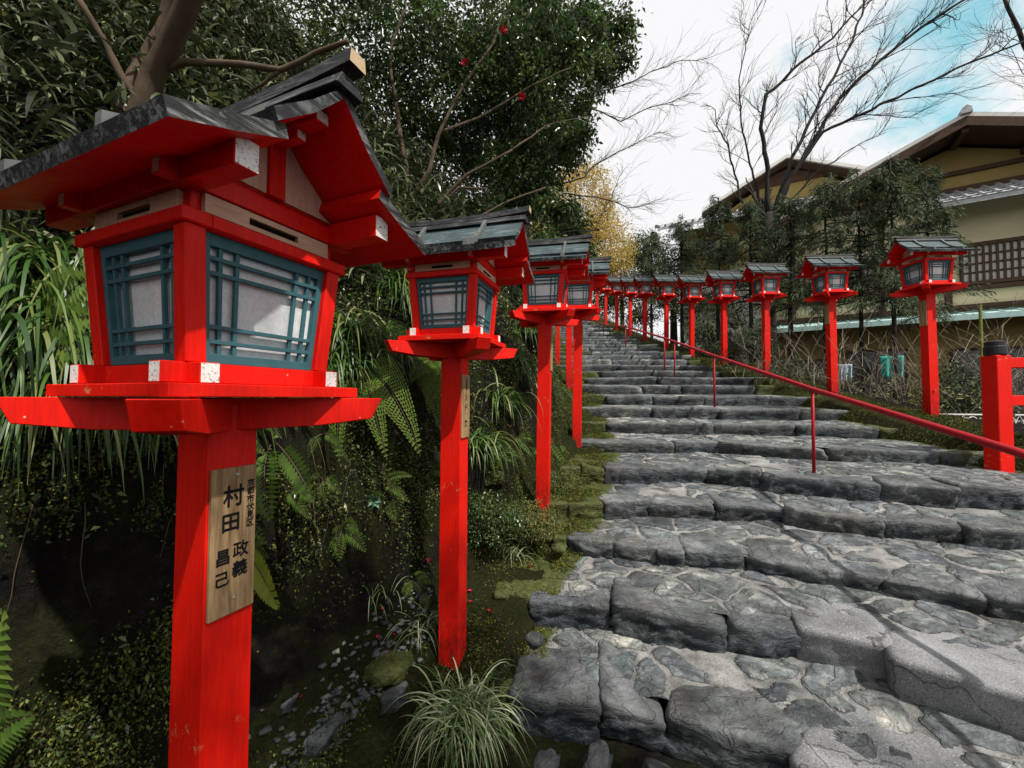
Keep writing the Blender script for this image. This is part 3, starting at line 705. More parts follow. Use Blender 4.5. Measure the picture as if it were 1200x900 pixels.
def hill_rand(n, y0, y1, d0, d1):
    yy = rng.uniform(y0, y1, n); dd = rng.uniform(d0, d1, n); dd = dd + np.array([BE(v) for v in yy]) * (dd > .4) * rng.uniform(.6, 1, n); iy = np.clip(np.searchsorted(hys, yy), 1, len(hys) - 2); idd = np.clip(np.searchsorted(hds, dd), 1, len(hds) - 2)
    G = HV.reshape(len(hys), len(hds), 3); fx = rng.random((n, 1)); fy = rng.random((n, 1))
    a = G[iy, idd]; b = G[iy + 1, idd]; c = G[iy, idd + 1]; d_ = G[iy + 1, idd + 1]
    p = a * (1 - fx) * (1 - fy) + b * fx * (1 - fy) + c * (1 - fx) * fy + d_ * fx * fy
    nn = unit(np.cross(b - a, c - a)); nn = np.where((nn[:, 2:3] < 0), -nn, nn); return p, nn, yy, dd
# ground under and before the lowest step, and out to the horizon
g = np.arange(-1.6, 7.4, .05); gy = np.arange(-2, 3.4, .05); V = []; MO = []
for x in g:
    for y in gy: V.append(W(x, y, -2.27 + .03 * fbm(x * 2, y * 2, 8.) + .015 * fbm(x * 9, y * 9, 3.))); MO.append(.35 + .4 * max(0, 1 - abs(x + .2)))
idx = np.arange(len(V)).reshape(len(g), len(gy)); Fc = np.stack([idx[:-1, :-1], idx[1:, :-1], idx[1:, 1:], idx[:-1, 1:]], -1).reshape(-1, 4)
tag(link('landing', arr_mesh('landing', np.array(V), Fc, {'moss': MO}, True), M['soil']), kind='structure')
from mathutils.bvhtree import BVHTree
BV_ = BVHTree.FromPolygons([tuple(v) for v in HV], [tuple(p.vertices) for p in hillL.data.polygons])
BL_ = BVHTree.FromPolygons([tuple(v) for v in V], [tuple(f) for f in Fc])
CAMP = Vector((0, 0, CAMZ))
def hit(px, py, back=0.):
    d = (at(px, py, 1.) - CAMP).normalized(); best = None
    for bv in (BV_, BL_):
        h_ = bv.ray_cast(CAMP, d)
        if h_[0] is not None and (best is None or h_[3] < best): best = h_[3]
    if best is None: best = 3.
    return CAMP + d * (best - back)
m = MB().poly([W(-900, -900, -4), W(900, -900, -4), W(900, 900, -4), W(-900, 900, -4)]); tag(m.build('ground', M['soil']), kind='structure')
# ------------------------------------------------------------------ handrail
rail_pts = [(2.9, .8, -1.66), (3.42, 2.9, -.46), (3.94, 5.42, .13), (4.32, 8.82, .92), (4.66, 12.6, 1.85), (4.71, 17.1, 2.98), (5.05, 22.7, 4.05), (5.0, 29, 5.9)]
rail_pts[0] = (3.1, 1.0, -.80); rail_pts[1] = (3.52, 2.9, -.36)
hr = empty('handrail', W(3.94, 5.42, -1.25)); tag(hr, 'dark red pipe handrail running up the middle of the stone steps', 'handrail'); HO = Vector(hr.location)
m = MB(); P_ = []
for a, b in zip(rail_pts, rail_pts[1:]):
    for i in range(6): P_.append(W(*[a[k] + (b[k] - a[k]) * i / 6 for k in range(3)]) - HO)
m.tube(P_ + [W(*rail_pts[-1]) - HO], .0215, 12); m.build('rail', M['rail'], hr, smooth=True)
def rail_z(y): return float(np.interp(y, [p[1] for p in rail_pts], [p[2] for p in rail_pts]))
def rail_x(y): return float(np.interp(y, [p[1] for p in rail_pts], [p[0] for p in rail_pts]))
def ground_step(x, y):
    z = -2.3
    for zn, pl in NOS:
        if y > y_on(pl, x): z = zn
    return z
for y in (1.05, 5.42, 8.82, 11.6, 12.6, 17.1, 22.7, 24.5, 27.5):
    x = rail_x(y); m = MB(); p = W(x, y, rail_z(y)) - HO; q = W(x, y, ground_step(x, y) - .05) - HO
    m.tube([q, p], .014, 10).tube([p + Vector((0, 0, -.02)), p], .018, 10); m.build('rail_post', M['rail'], hr, smooth=True)

# ------------------------------------------------------------------ red fence at the right edge
fc = empty('red_fence', W(6.45, 5.5, -.66), 0.); tag(fc, 'thick red wooden fence with black capped end post at the right edge of the steps', 'fence')
MB().box(-.066, .066, -.066, .066, -.5, .85).build('post', M['red'], fc, bevel=.005)
MB().box(2.1, 2.28, -.09, .09, -.5, .85).build('post', M['red'], fc, bevel=.006)
for x in (0, 2.19):
    cp = MB(); cp.tube([(x, 0, .85), (x, 0, .865), (x, 0, .93), (x, 0, .936), (x, 0, .975), (x, 0, .985)], [.070, .075, .075, .068, .068, .05], 20); cp.build('cap', M['black'], fc)
for z0, z1 in ((.74, .83), (.40, .49)): MB().box(.0655, 2.1, -.045, .045, z0, z1).build('rail', M['red'], fc, bevel=.004)

# ------------------------------------------------------------------ ochre houses on the right
HO_ = Vector((12.1 * S, 17.9 * S, 0)); ang = math.atan2(-.545, .839)
def house1():
    R = empty('ochre_house', Vector((14.9 * S, 16 * S, CAMZ - 1.35 * S)), ang)
    tag(R, 'large two storey ochre plaster house with grey tiled gable roof and lattice windows, right', 'house')
    zb = 1.35  # ground, below lens, units
    def B(nm, boxes, mat, bevel=0, par=R, ms=None):
        m = MB()
        for b in boxes: m.box(b[0], b[1], b[2], b[3], b[4] + zb, b[5] + zb)
        return m.build(nm, mat, par, S, bevel)
    # local x along the wall (right-near), y into the house; wall plane y=0
    B('lower_wall', [(-4.2, 9, .2, 8, -1.3, 3.3)], M['tan'])
    B('upper_wall', [(-4.2, 9, .12, 8, 3.301, 7.6)], M['cream'])
    m = MB().prism([(-3.4, 7.6 + zb), (6.6, 7.6 + zb), (6.7, 7.62 + zb), (1.75, 9.45 + zb), (-3.0, 7.61 + zb)], .15, 8, 'y'); m.build('gable_wall', M['tan'], R, S)
    # main roof slabs
    for (x0, z0, x1, z1) in ((-3.7, 7.25, 1.75, 9.62), (1.75, 9.62, 9.8, 6.5)):
        m = MB().hexa([(x0, -1.15, z0 + zb), (x1, -1.15, z1 + zb), (x1, 9, z1 + zb), (x0, 9, z0 + zb), (x0, -1.15, z0 + .28 + zb), (x1, -1.15, z1 + .28 + zb), (x1, 9, z1 + .28 + zb), (x0, 9, z0 + .28 + zb)], ms=[1, 0, 1, 1, 1, 1])
        r = m.build('roof', [M['tile'], M['brownw']], R, S)
        m = MB()
        L = math.hypot(x1 - x0, z1 - z0); n = 26
        for i in range(n):  # tile rolls down the slope
            y = -1.1 + i * .39
            m.tube([(x0, y, z0 + .31 + zb), (x1, y, z1 + .31 + zb)], .07, 6)
        m.build('tile_roll', M['tile'], r, S)
        m = MB().hexa([(x0, -1.28, z0 - .12 + zb), (x1, -1.28, z1 - .12 + zb), (x1, -1.155, z1 - .12 + zb), (x0, -1.155, z0 - .12 + zb), (x0, -1.28, z0 + .2 + zb), (x1, -1.28, z1 + .2 + zb), (x1, -1.155, z1 + .2 + zb), (x0, -1.155, z0 + .2 + zb)])
        m.build('barge_board', M['brownw'], r, S)
        m = MB().hexa([(x0, -1.25, z0 + .21 + zb), (x1, -1.25, z1 + .21 + zb), (x1, -1.0, z1 + .21 + zb), (x0, -1.0, z0 + .21 + zb), (x0, -1.25, z0 + .36 + zb), (x1, -1.25, z1 + .36 + zb), (x1, -1.0, z1 + .36 + zb), (x0, -1.0, z0 + .36 + zb)])
        m.build('verge_tiles', M['tanw'], r, S)
    m = MB().tube([(1.75, -1.2, 9.98 + zb), (1.75, 9, 9.98 + zb)], .16, 8); m.build('ridge', M['tile'], R, S)
    m = MB().prism([(1.6, 9.9 + zb), (1.9, 9.9 + zb), (1.86, 10.1 + zb), (1.75, 10.18 + zb), (1.64, 10.1 + zb)], -1.35, -1.2, 'y'); m.build('ridge_ornament', M['tile'], R, S)
    # purlin ends and braces under the gable
    for x, z in ((0, 8.8), (1.75, 9.55), (3.5, 8.85), (-1.6, 8.1)): B('purlin', [(x - .09, x + .09, -1.14, .15, z - .22, z - .02)], M['brownw'])
    B('gable_beam', [(-.4, 4.0, .04, .149, 8.35, 8.5)], M['brownw']); B('gable_beam', [(-3.6, 8.4, .0, .149, 7.62, 7.86)], M['brownw'])
    # pent roof under the gable
    m = MB().hexa([(.6, -1.3, 6.75 + zb), (9.4, -1.3, 6.75 + zb), (9.4, .11, 7.55 + zb), (.6, .11, 7.55 + zb), (.6, -1.3, 6.9 + zb), (9.4, -1.3, 6.9 + zb), (9.4, .11, 7.7 + zb), (.6, .11, 7.7 + zb)], ms=[1, 0, 0, 0, 0, 0])
    r = m.build('pent_roof', [M['tile'], M['brownw']], R, S); m = MB()
    for i in range(25): x = .7 + i * .35; m.tube([(x, -1.32, 6.94 + zb), (x, .1, 7.74 + zb)], .065, 6)
    for i in range(4): f = i / 4; m.tube([(.6, -1.3 + 1.4 * f, 6.93 + .8 * f + zb), (9.4, -1.3 + 1.4 * f, 6.93 + .8 * f + zb)], .03, 5)
    m.build('tile_roll', M['tile'], r, S)
    # lattice windows, upper floor
    for x0, x1 in ((1.9, 8.6), (-3.0, -.6), (-.1, 1.1)):
        w = B('lattice_window', [(x0 - .08, x1 + .08, -.02, .118, 4.16, 4.3), (x0 - .08, x1 + .08, -.02, .118, 5.58, 5.7), (x0 - .08, x0, -.02, .118, 4.3, 5.58), (x1, x1 + .08, -.02, .118, 4.3, 5.58)], M['brownw'])
        B('pane', [(x0, x1, .09, .118, 4.3, 5.58)], M['tanw'] if x0 < 1.5 or True else M['glassd'], par=w)
        n = int((x1 - x0) / .17); m = MB()
        for i in range(1, n): x = x0 + (x1 - x0) * i / n; m.box(x - .032, x + .032, .0, .05, 4.3 + zb, 5.58 + zb)
        for z in (4.62, 4.94, 5.26): m.box(x0, x1, .052, .085, z - .03 + zb, z + .03 + zb)
        m.build('lattice', M['brownw'], w, S)
    B('sill_beam', [(-4.2, 9, -.05, .119, 3.98, 4.12)], M['brownw']); B('floor_beam', [(-4.2, 9, -.06, .119, 3.32, 3.46)], M['brownw'])
    for x in (-4.15, -3.25, -.35, 1.5, 4.9, 8.8): B('wall_post', [(x - .09, x + .09, -.03, .119, 3.47, 7.5)], M['brownw'])
    # aqua awning
    m = MB().hexa([(-4.4, -1.5, 2.78 + zb), (9, -1.5, 2.78 + zb), (9, .19, 3.2 + zb), (-4.4, .19, 3.2 + zb), (-4.4, -1.5, 2.84 + zb), (9, -1.5, 2.84 + zb), (9, .19, 3.26 + zb), (-4.4, .19, 3.26 + zb)])
    a = m.build('awning', M['aqua'], R, S); B('awning_edge', [(-4.4, 9, -1.56, -1.501, 2.7, 2.88)], M['aqua'], par=a)
    m = MB()
    for i in range(30): x = -4.2 + i * .45; m.tube([(x, -1.5, 2.85 + zb), (x, .18, 3.275 + zb)], .03, 5)
    m.build('awning_rib', M['aqua'], a, S)
    # ground floor openings
    for x0, x1, z0, z1, mt in ((-3.4, -2.2, -.4, 1.6, 'glassd'), (-1.4, .3, -.2, 1.9, 'glassd'), (1.6, 3.4, -.9, 1.8, 'glassd'), (4.2, 6.6, -.9, 1.7, 'glassd')):
        w = B('window', [(x0 - .07, x1 + .07, .1, .198, z1, z1 + .09), (x0 - .07, x1 + .07, .1, .198, z0 - .09, z0), (x0 - .07, x0, .1, .198, z0, z1), (x1, x1 + .07, .1, .198, z0, z1), ((x0 + x1) / 2 - .03, (x0 + x1) / 2 + .03, .12, .198, z0, z1)], M['brownw'])
        B('pane', [(x0, x1, .16, .199, z0, z1)], M[mt], par=w)
    MB().tube([(-4.0, -.2, 7.4 + zb), (-4.0, -.2, 3.3 + zb)], .06, 8).build('downpipe', M['brownw'], R, S)
    # plinth
    B('plinth', [(-4.3, 9, .1, .199, -1.7, -.7)], M['tanw'])
    return R
house1()
def house2():
    R = empty('tiled_house', at(905, 380, 17.5) + Vector((0, 0, -2.)), -math.radians(28)); b = R.location.z - CAMZ
    tag(R, 'farther ochre house with pale tiled roof and small gable, behind the bare tree', 'house')
    def zz(py, Y): return kz(py) * Y - b
    Y = 17.5; e = zz(246, Y); rg = zz(194, Y)
    MB().box(-3.6, 5, 0, 6, -1, e - .1).build('wall', M['tan'], R)
    MB().box(-3.61, -.2, -.03, -.005, -1, e - 2.2).build('white_panel', M['tanw'], R)
    for (x0, z0, x1, z1) in ((-2.6, e + .25, .6, rg), (.6, rg, 4.4, e + .1)):
        m = MB().hexa([(x0, -.6, z0), (x1, -.6, z1), (x1, 6.4, z1), (x0, 6.4, z0), (x0, -.6, z0 + .16), (x1, -.6, z1 + .16), (x1, 6.4, z1 + .16), (x0, 6.4, z0 + .16)], ms=[1, 0, 1, 1, 1, 1]); r = m.build('roof', [M['tile'], M['brownw']], R)
        m = MB().hexa([(x0, -.7, z0 + .06), (x1, -.7, z1 + .06), (x1, -.602, z1 + .06), (x0, -.602, z0 + .06), (x0, -.7, z0 + .2), (x1, -.7, z1 + .2), (x1, -.602, z1 + .2), (x0, -.602, z0 + .2)]); m.build('verge', M['tanw'], r)
    MB().prism([(-1.9, e + .2), (3.6, e + .2), (.6, rg - .1)], -.05, 5.9, 'y').build('gable_wall', M['tan'], R)
    MB().prism([(-1.1, rg - .75), (2.3, rg - .75), (.6, rg - .14)], -.12, -.051, 'y').build('gable_vent', M['brownw'], R)
    m = MB().hexa([(-4.4, -1.2, e - .35), (5.4, -1.2, e - .35), (5.4, 0, e + .22), (-4.4, 0, e + .22), (-4.4, -1.2, e - .22), (5.4, -1.2, e - .22), (5.4, 0, e + .35), (-4.4, 0, e + .35)], ms=[1, 0, 0, 0, 0, 0]); r = m.build('lower_roof', [M['tile'], M['brownw']], R)
    m = MB()
    for i in range(34): x = -4.35 + i * .285; m.tube([(x, -1.22, e - .17), (x, 0, e + .40)], .06, 6)
    m.tube([(-4.45, -1.22, e - .16), (-4.45, -.0, e + .44)], .09, 6); m.build('tile_roll', M['tile'], r)
    for x in (-2.2, 0, 2.1):
        w = MB().box(x - .5, x + .5, -.06, -.006, e - 1.6, e - .75).build('window', M['brownw'], R); MB().box(x - .43, x + .43, -.075, -.061, e - 1.53, e - .82).build('pane', M['glassd'], w)
    # lit sliding door grille seen between the posts
    w = MB().box(1.6, 3.1, -.07, -.006, e - 4.6, e - 2.6).build('lattice_door', M['brownw'], R); MB().box(1.68, 3.02, -.085, -.071, e - 4.5, e - 2.7).build('pane', M['tanw'], w)
    m = MB()
    for i in range(9): x = 1.75 + i * .15; m.box(x - .015, x + .015, -.11, -.086, e - 4.5, e - 2.7)
    m.build('lattice', M['brownw'], w)
house2()
# white scroll-pattern low railing and yellow kerb behind it
sf = empty('scroll_railing', at(1085, 503, 5.0), -math.radians(6)); tag(sf, 'low white wrought railing of curls and diamonds behind the red fence', 'railing')
m = MB().box(0, 3.2, -.008, .008, .0, .015).box(0, 3.2, -.008, .008, .2, .215)
for i in range(16):
    x = .1 + i * .2
    c = [(x + .06 * math.cos(a), 0, .107 + .075 * math.sin(a)) for a in np.linspace(0, 2 * math.pi, 13)]; m.tube(c, .006, 5, cap=False)
    m.tube([(x + .1, 0, .015), (x + .05, 0, .107), (x + .1, 0, .2), (x + .15, 0, .107), (x + .1, 0, .015)], .005, 5)
m.build('scrollwork', M['tanw'], sf)
yk = MB().box(-.1, 2.2, -.1, .1, -.12, .10); o = yk.build('yellow_kerb', M['yel'], bevel=.01, loc=at(1183, 520, 6.1)); tag(o, 'low yellow painted kerb block beside the red fence post', 'kerb')
# cloths hanging low against the house
def cloth(name, px, py, Y, w, h, mat, lab):
    nx, nz = 14, 12; V = []
    for i in range(nx + 1):
        for j in range(nz + 1): V.append((w * (i / nx - .5) * (1 - .15 * j / nz), .04 * math.sin(i * 1.3) * (j / nz), -h * j / nz))
    idx = np.arange(len(V)).reshape(nx + 1, nz + 1); Fc = np.stack([idx[:-1, :-1], idx[1:, :-1], idx[1:, 1:], idx[:-1, 1:]], -1).reshape(-1, 4)
    o = link(name, arr_mesh(name, V, Fc, None, True), mat); o.location = at(px, py, Y); o.rotation_euler = (0, 0, ang)
    md = o.modifiers.new('t', 'SOLIDIFY'); md.thickness = .006; tag(o, lab, 'cloth')
cloth('hanging_cloth', 1046, 415, 9.6, .42, .5, M['tealc'], 'teal cloth hanging behind the shrubs below the aqua awning')
cloth('hanging_cloth', 990, 425, 9.9, .3, .4, M['bluec'], 'pale blue cloth hanging behind the second right lantern')
pole = MB().tube([(0, 0, 0), (0, 0, 1.75)], .022, 8).build('green_pole', M['olive'] if False else plain('green_pole_paint', (.14, .19, .02), .6), loc=at(1152, 470, 7.3)); tag(pole, 'yellow green pole standing behind the black capped fence post', 'pole')
# ------------------------------------------------------------------ vegetation
def A3(*p): return np.array(p, float)
def limb(m, pts, r0, r1, seg=7, wob=.02, sub=4):
    pts = [Vector(p) for p in pts]; out = []
    for a, b in zip(pts, pts[1:]):
        for i in range(sub): out.append(a.lerp(b, i / sub))
    out.append(pts[-1]); n = len(out)
    o2 = [p + Vector([noise.noise(p * 3 + Vector((k * 9, 0, 0))) for k in range(3)]) * wob for p in out]
    m.tube(o2, [r0 + (r1 - r0) * (i / (n - 1)) ** .8 for i in range(n)], seg); return o2
def twigs(m, p, d, L, r, depth, spread=.6, up=.1, R=random, seg=5, drop=None):
    """recursive bare twigs"""
    d = d.normalized(); n = 5; pts = [p]; q = p.copy(); dd = d.copy()
    for i in range(n):
        dd = (dd + Vector((R.gauss(0, .16), R.gauss(0, .16), R.gauss(0, .13) + up * .2))).normalized(); q = q + dd * L / n; pts.append(q.copy())
    m.tube(pts, [r * (1 - .6 * i / n) for i in range(n + 1)], seg if depth > 1 else 3, cap=False)
    if drop is not None: drop.append((pts[-1], dd))
    if depth > 0:
        for i in range(1, n + 1):
            for _ in range(1 if R.random() < .85 else 2):
                ax = Vector((R.gauss(0, 1), R.gauss(0, 1), R.gauss(0, 1))); nd = (dd + ax.normalized() * spread + Vector((0, 0, up))).normalized()
                twigs(m, pts[i], nd, L * R.uniform(.5, .75), r * .5, depth - 1, spread, up, R, seg, drop)
def ell(n, c, r, shell=.5):
    """points in an ellipsoid, denser to the outside"""
    v = unit(rng.normal(size=(n, 3))); rad = rng.random(n) ** (1 / 3.) * (1 - shell) + shell * rng.random(n) ** .25
    return np.array(c) + v * rad[:, None] * np.array(r), v
def crown(clusters, n_leaf, L, Wd, mat_fold=.25, bunch=9, spread=.12, down=.35, droop=.15):
    """leaf bunches spread through lumpy ellipsoids: list of (centre, radii, weight)"""
    parts = []; tw = sum(c[2] for c in clusters)
    for c, r, w in clusters:
        nb = max(3, int(n_leaf * w / tw / bunch)); 
        # sub-clumps give gaps and an uneven edge
        ns = max(5, int(nb / 13)); sc_, _ = ell(ns, c, np.array(r) * .95, .45); pick = rng.integers(0, ns, nb)
        size = rng.uniform(.06, .20, ns)[pick] * np.mean(r)
        bp = sc_[pick] + rng.normal(size=(nb, 3)) * size[:, None] * A3(1, 1, .6); out = unit(bp - np.array(c) + rng.normal(size=(nb, 3)) * .2)
        tone = rng.random(ns)[pick]
        p = np.repeat(bp, bunch, 0) + rng.normal(size=(nb * bunch, 3)) * spread
        d = np.repeat(out, bunch, 0) + rng.normal(size=(nb * bunch, 3)) * .8 + A3(0, 0, -down)
        Lr = L * rng.uniform(.6, 1.25, len(p)); rn = np.clip(np.repeat(tone, bunch) * .55 + rng.random(len(p)) * .45, 0, 1)
        nr = rng.normal(size=(len(p), 3)) * .7 + A3(0, 0, 1.)
        parts.append(leaves(p, d, Lr, Wd * rng.uniform(.8, 1.2, len(p)), mat_fold, droop, rn, nr))
    return parts
# --- broadleaf trees on the left bank -----------------------------------------------------------
def tree(name, base, limbs, clusters, n, L, Wd, leafmat, barkmat, lab, cat='tree', group=None, **kw):
    R = empty(name, base); tag(R, lab, cat, group); b = Vector(base); m = MB()
    for pts, r0, r1 in limbs: limb(m, [Vector(p) - b for p in pts], r0, r1)
    tr = m.build('trunk', barkmat, R, smooth=True)
    V, Fc, r = merge(crown(clusters, n, L, Wd, **kw)); V = V - np.array(b)
    cr = link('crown', arr_mesh('crown', V, Fc, {'rnd': r}), leafmat, R); return R
a = at
cam = 'camellia tree'
t1 = tree('camellia_tree', a(505, 400, 3.77), [([a(505, 410, 3.77), a(475, 330, 3.85), a(462, 290, 3.85), a(478, 235, 3.85), a(470, 180, 3.94), a(458, 110, 4.02)], .05, .02),
    ([a(478, 235, 3.85), a(500, 195, 3.77), a(512, 150, 3.77), a(540, 90, 3.77)], .03, .012), ([a(462, 300, 3.85), a(510, 240, 3.77), a(545, 200, 3.69), a(600, 170, 3.61)], .028, .01),
    ([a(510, 240, 3.77), a(535, 215, 3.85), a(570, 215, 3.94)], .015, .006),
    ([a(470, 330, 3.85), a(500, 300, 3.9), a(540, 262, 4.0), a(590, 235, 4.1), a(640, 215, 4.2)], .024, .008), ([a(512, 150, 3.8), a(560, 130, 4.0), a(620, 90, 4.2), a(668, 70, 4.3)], .016, .006),
    ([a(600, 170, 3.65), a(640, 140, 4.0), a(690, 128, 4.2)], .010, .004), ([a(458, 110, 4.0), a(450, 50, 4.0), a(470, -10, 4.0)], .02, .012), ([a(540, 90, 3.8), a(575, 40, 4.0), a(590, -10, 4.1)], .013, .008)],
    [(a(520, 90, 5.3), (1.1, .7, .8), 3), (a(628, 125, 5.0), (.42, .7, .55), 1.7), (a(600, 215, 5.3), (.5, .5, .40), 1.5), (a(500, 190, 5.8), (.9, .6, .6), 2.0), (a(470, 20, 5.2), (1.3, .7, .7), 2.2), (a(600, 20, 5.0), (.7, .7, .6), 2.0),
     (a(668, 60, 4.8), (.22, .3, .30), .5), (a(672, 165, 4.8), (.16, .3, .2), .35), (a(655, 235, 4.9), (.2, .3, .16), .35), (a(630, 285, 5.0), (.2, .3, .16), .3), (a(690, 110, 4.9), (.12, .2, .12), .15), (a(690, 15, 4.8), (.22, .3, .14), .3), (a(560, 250, 4.9), (.3, .3, .2), .4)],
    38000, .066, .034, M['camellia'], M['bark'], 'glossy dark camellia tree with a forked tan trunk behind the second lantern', bunch=8, spread=.07)
fl = [];
for px, py, Y in ((610, 105, 4.15), (588, 22, 4.2), (541, 63, 4.3)):
    c = np.array(a(px, py, Y)); nn = 16; d = unit(rng.normal(size=(nn, 3)) * A3(1, .8, 1)); fl.append(leaves(np.repeat(c[None], nn, 0) + d * .01, d, .035, .035, .4))
V, Fc, r = merge(fl); link('camellia_flower', arr_mesh('camellia_flower', V - np.array(t1.location), Fc, {'rnd': r}), M['petal'], t1)
tree('evergreen_tree', a(418, 420, 3.7), [([a(418, 430, 3.7), a(418, 380, 3.7), a(414, 320, 3.8), a(405, 230, 3.9)], .12, .10)],
    [(a(330, 60, 5.4), (1.3, .8, .9), 2), (a(420, 130, 5.6), (1.0, .8, .8), 2), (a(420, 240, 5.9), (.9, .6, .5), 1)],
    14000, .07, .032, M['camellia'], M['barkd'], 'dark evergreen with a thick blackish trunk between the first and second lanterns', bunch=8, spread=.08)
tree('overhanging_tree', a(120, 250, 1.90), [([a(140, 250, 1.90), a(150, 150, 1.90), a(168, 80, 1.85), a(205, 0, 1.74), a(235, -90, 1.62)], .058, .04),
    ([a(185, 180, 1.96), a(160, 120, 1.96), a(135, 90, 1.90), a(110, 50, 1.85), a(70, -20, 1.74)], .024, .014), ([a(150, 150, 1.94), a(128, 110, 1.96), a(150, 60, 2.02), a(175, 10, 2.02), a(190, -60, 1.96)], .032, .02),
    ([a(172, 75, 1.85), a(205, 62, 1.82), a(260, 68, 1.79), a(320, 72, 1.76), a(360, 48, 1.74), a(400, 38, 1.68)], .019, .010), ([a(320, 72, 1.76), a(300, 92, 1.79), a(285, 100, 1.85)], .01, .005)],
    [(a(250, -150, 3.2), (1.6, .9, .4), 1.2), (a(420, -10, 3.5), (.75, .6, .25), 1), (a(100, -130, 3.0), (1.3, .8, .4), .8), (a(620, -60, 3.6), (.9, .8, .3), 1)],
    9000, .065, .026, M['camellia'], M['bark'], 'overhanging tree with brown forked trunk above the roof of the largest lantern', bunch=7, spread=.09)
tree('ridge_evergreen', a(610, 330, 8), [([a(610, 340, 8), a(615, 250, 8), a(640, 120, 8)], .14, .06)],
    [(a(622, 60, 8.2), (.95, 1, 1.1), 1.8), (a(685, 25, 7.6), (.42, .6, .34), .45), (a(610, 200, 8.6), (.8, .8, .9), 1.6), (a(660, 150, 8.2), (.4, .6, .4), .7), (a(718, 22, 7.5), (.30, .3, .22), .3), (a(735, 60, 7.5), (.14, .2, .12), .08), (a(700, 75, 7.5), (.25, .3, .18), .25), (a(668, 260, 8), (.3, .4, .3), .35), (a(684, 300, 8.2), (.2, .3, .25), .2), (a(560, 120, 8.6), (1.2, 1, 1.8), 2)],
    38000, .10, .045, M['camellia'], M['barkd'], 'tall dark evergreen behind the camellia, its sprays reaching toward the white sky', bunch=8, spread=.12)
# shrubs and bamboo grass over the bank, upper left: long blades in fans
def sasa(name, n, y0, y1, d0, d1, L, lab):
    p, nn, yy, dd = hill_rand(n, y0, y1, d0, d1); h = rng.uniform(.05, .75, n); p = p + A3(0, 0, 1) * h[:, None] + nn * .1
    k = 6; P = np.repeat(p, k, 0) + rng.normal(size=(n * k, 3)) * .05; d = rng.normal(size=(n * k, 3)) * A3(1, 1, .55) + A3(.35, -.35, .1)
    V, Fc, r = blades(P, d, L * rng.uniform(.6, 1.3, n * k), .021 * rng.uniform(.7, 1.3, n * k), 1.0, 4)
    o = leafobj(name, (V, Fc, r), M['sasa']); tag(o, lab, 'bamboo grass', kind='stuff')
sasa('bamboo_grass', 3400, 1.5, 7.5, 1.75, 6.5, .20, 'dense bamboo grass covering the upper bank')
def cover(name, n, y0, y1, d0, d1, L, mat, lab, cat, lift=.02, wf=.5, nrm=.5, minf=.5):
    p, nn, yy, dd = hill_rand(n, y0, y1, d0, d1); msk = np.array([noise.noise(Vector(q) * 2.2) for q in p]) > rng.random(n) * .9 - minf
    p, nn = p[msk], nn[msk]; d = rng.normal(size=p.shape) + nn * nrm; p = p + nn * (rng.random((len(p), 1)) * lift)
    V, Fc, r = leaves(p, d, L * rng.uniform(.5, 1.4, len(p)), L * wf, .2, .2)
    o = leafobj(name, (V, Fc, r), mat); tag(o, lab, cat, kind='stuff')
cover('undergrowth', 60000, 3., 34, 1.9, 12, .10, M['olive'], 'mixed small leaved undergrowth on the far bank', 'undergrowth', .5, .4, 1.)
cover('undergrowth', 60000, .3, 9, .95, 3.5, .028, M['camellia'], 'small dark leaves on the near bank', 'undergrowth', .14, .5, 1., .35)
cover('undergrowth', 90000, .5, 3.7, .42, 1.25, .014, M['bankleaf'], 'tiny green leaves on the shaded bank foot', 'undergrowth', .06, .6, 1., .25)
cover('moss', 150000, .5, 3.7, .42, 1.3, .012, M['mossleaf'], 'moss cushions on the shaded bank foot', 'moss', .04, .6, 1.2, .2)
cover('leaf_litter', 7000, .6, 3.7, .42, 1.2, .016, M['litter'], 'pale chips and dead leaves on the shaded bank foot', 'leaf litter', .03, .5, .6, .2)
cover('undergrowth', 70000, .5, 9, .50, 1.3, .013, M['bankleaf'], 'tiny green leaves on the dark bank face', 'undergrowth', .05, .6, 1., .15)
cover('moss', 150000, 1.2, 9, -.05, 1.1, .010, M['mossleaf'], 'moss cushions along the foot of the bank', 'moss', .018, .6, 1.4, .45)
cover('moss', 160000, .2, 7, .7, 1.9, .012, M['mossleaf'], 'moss on the dark bank face', 'moss', .03, .6, 1.2, .1)
cover('moss', 30000, 9, 30, -.1, 1.6, .03, M['mossleaf'], 'moss beside the upper steps', 'moss', .04, .6, 1.4, .6)
cover('leaf_litter', 4200, .8, 9, .0, .9, .022, M['litter'], 'dead leaves and chips along the bank', 'leaf litter', .02, .55, .5, .2)
cover('leaf_litter', 9000, 2.0, 8, 1.0, 2.8, .034, M['litter'], 'dead leaves caught on the bank', 'leaf litter', .05, .35, .5, .2)
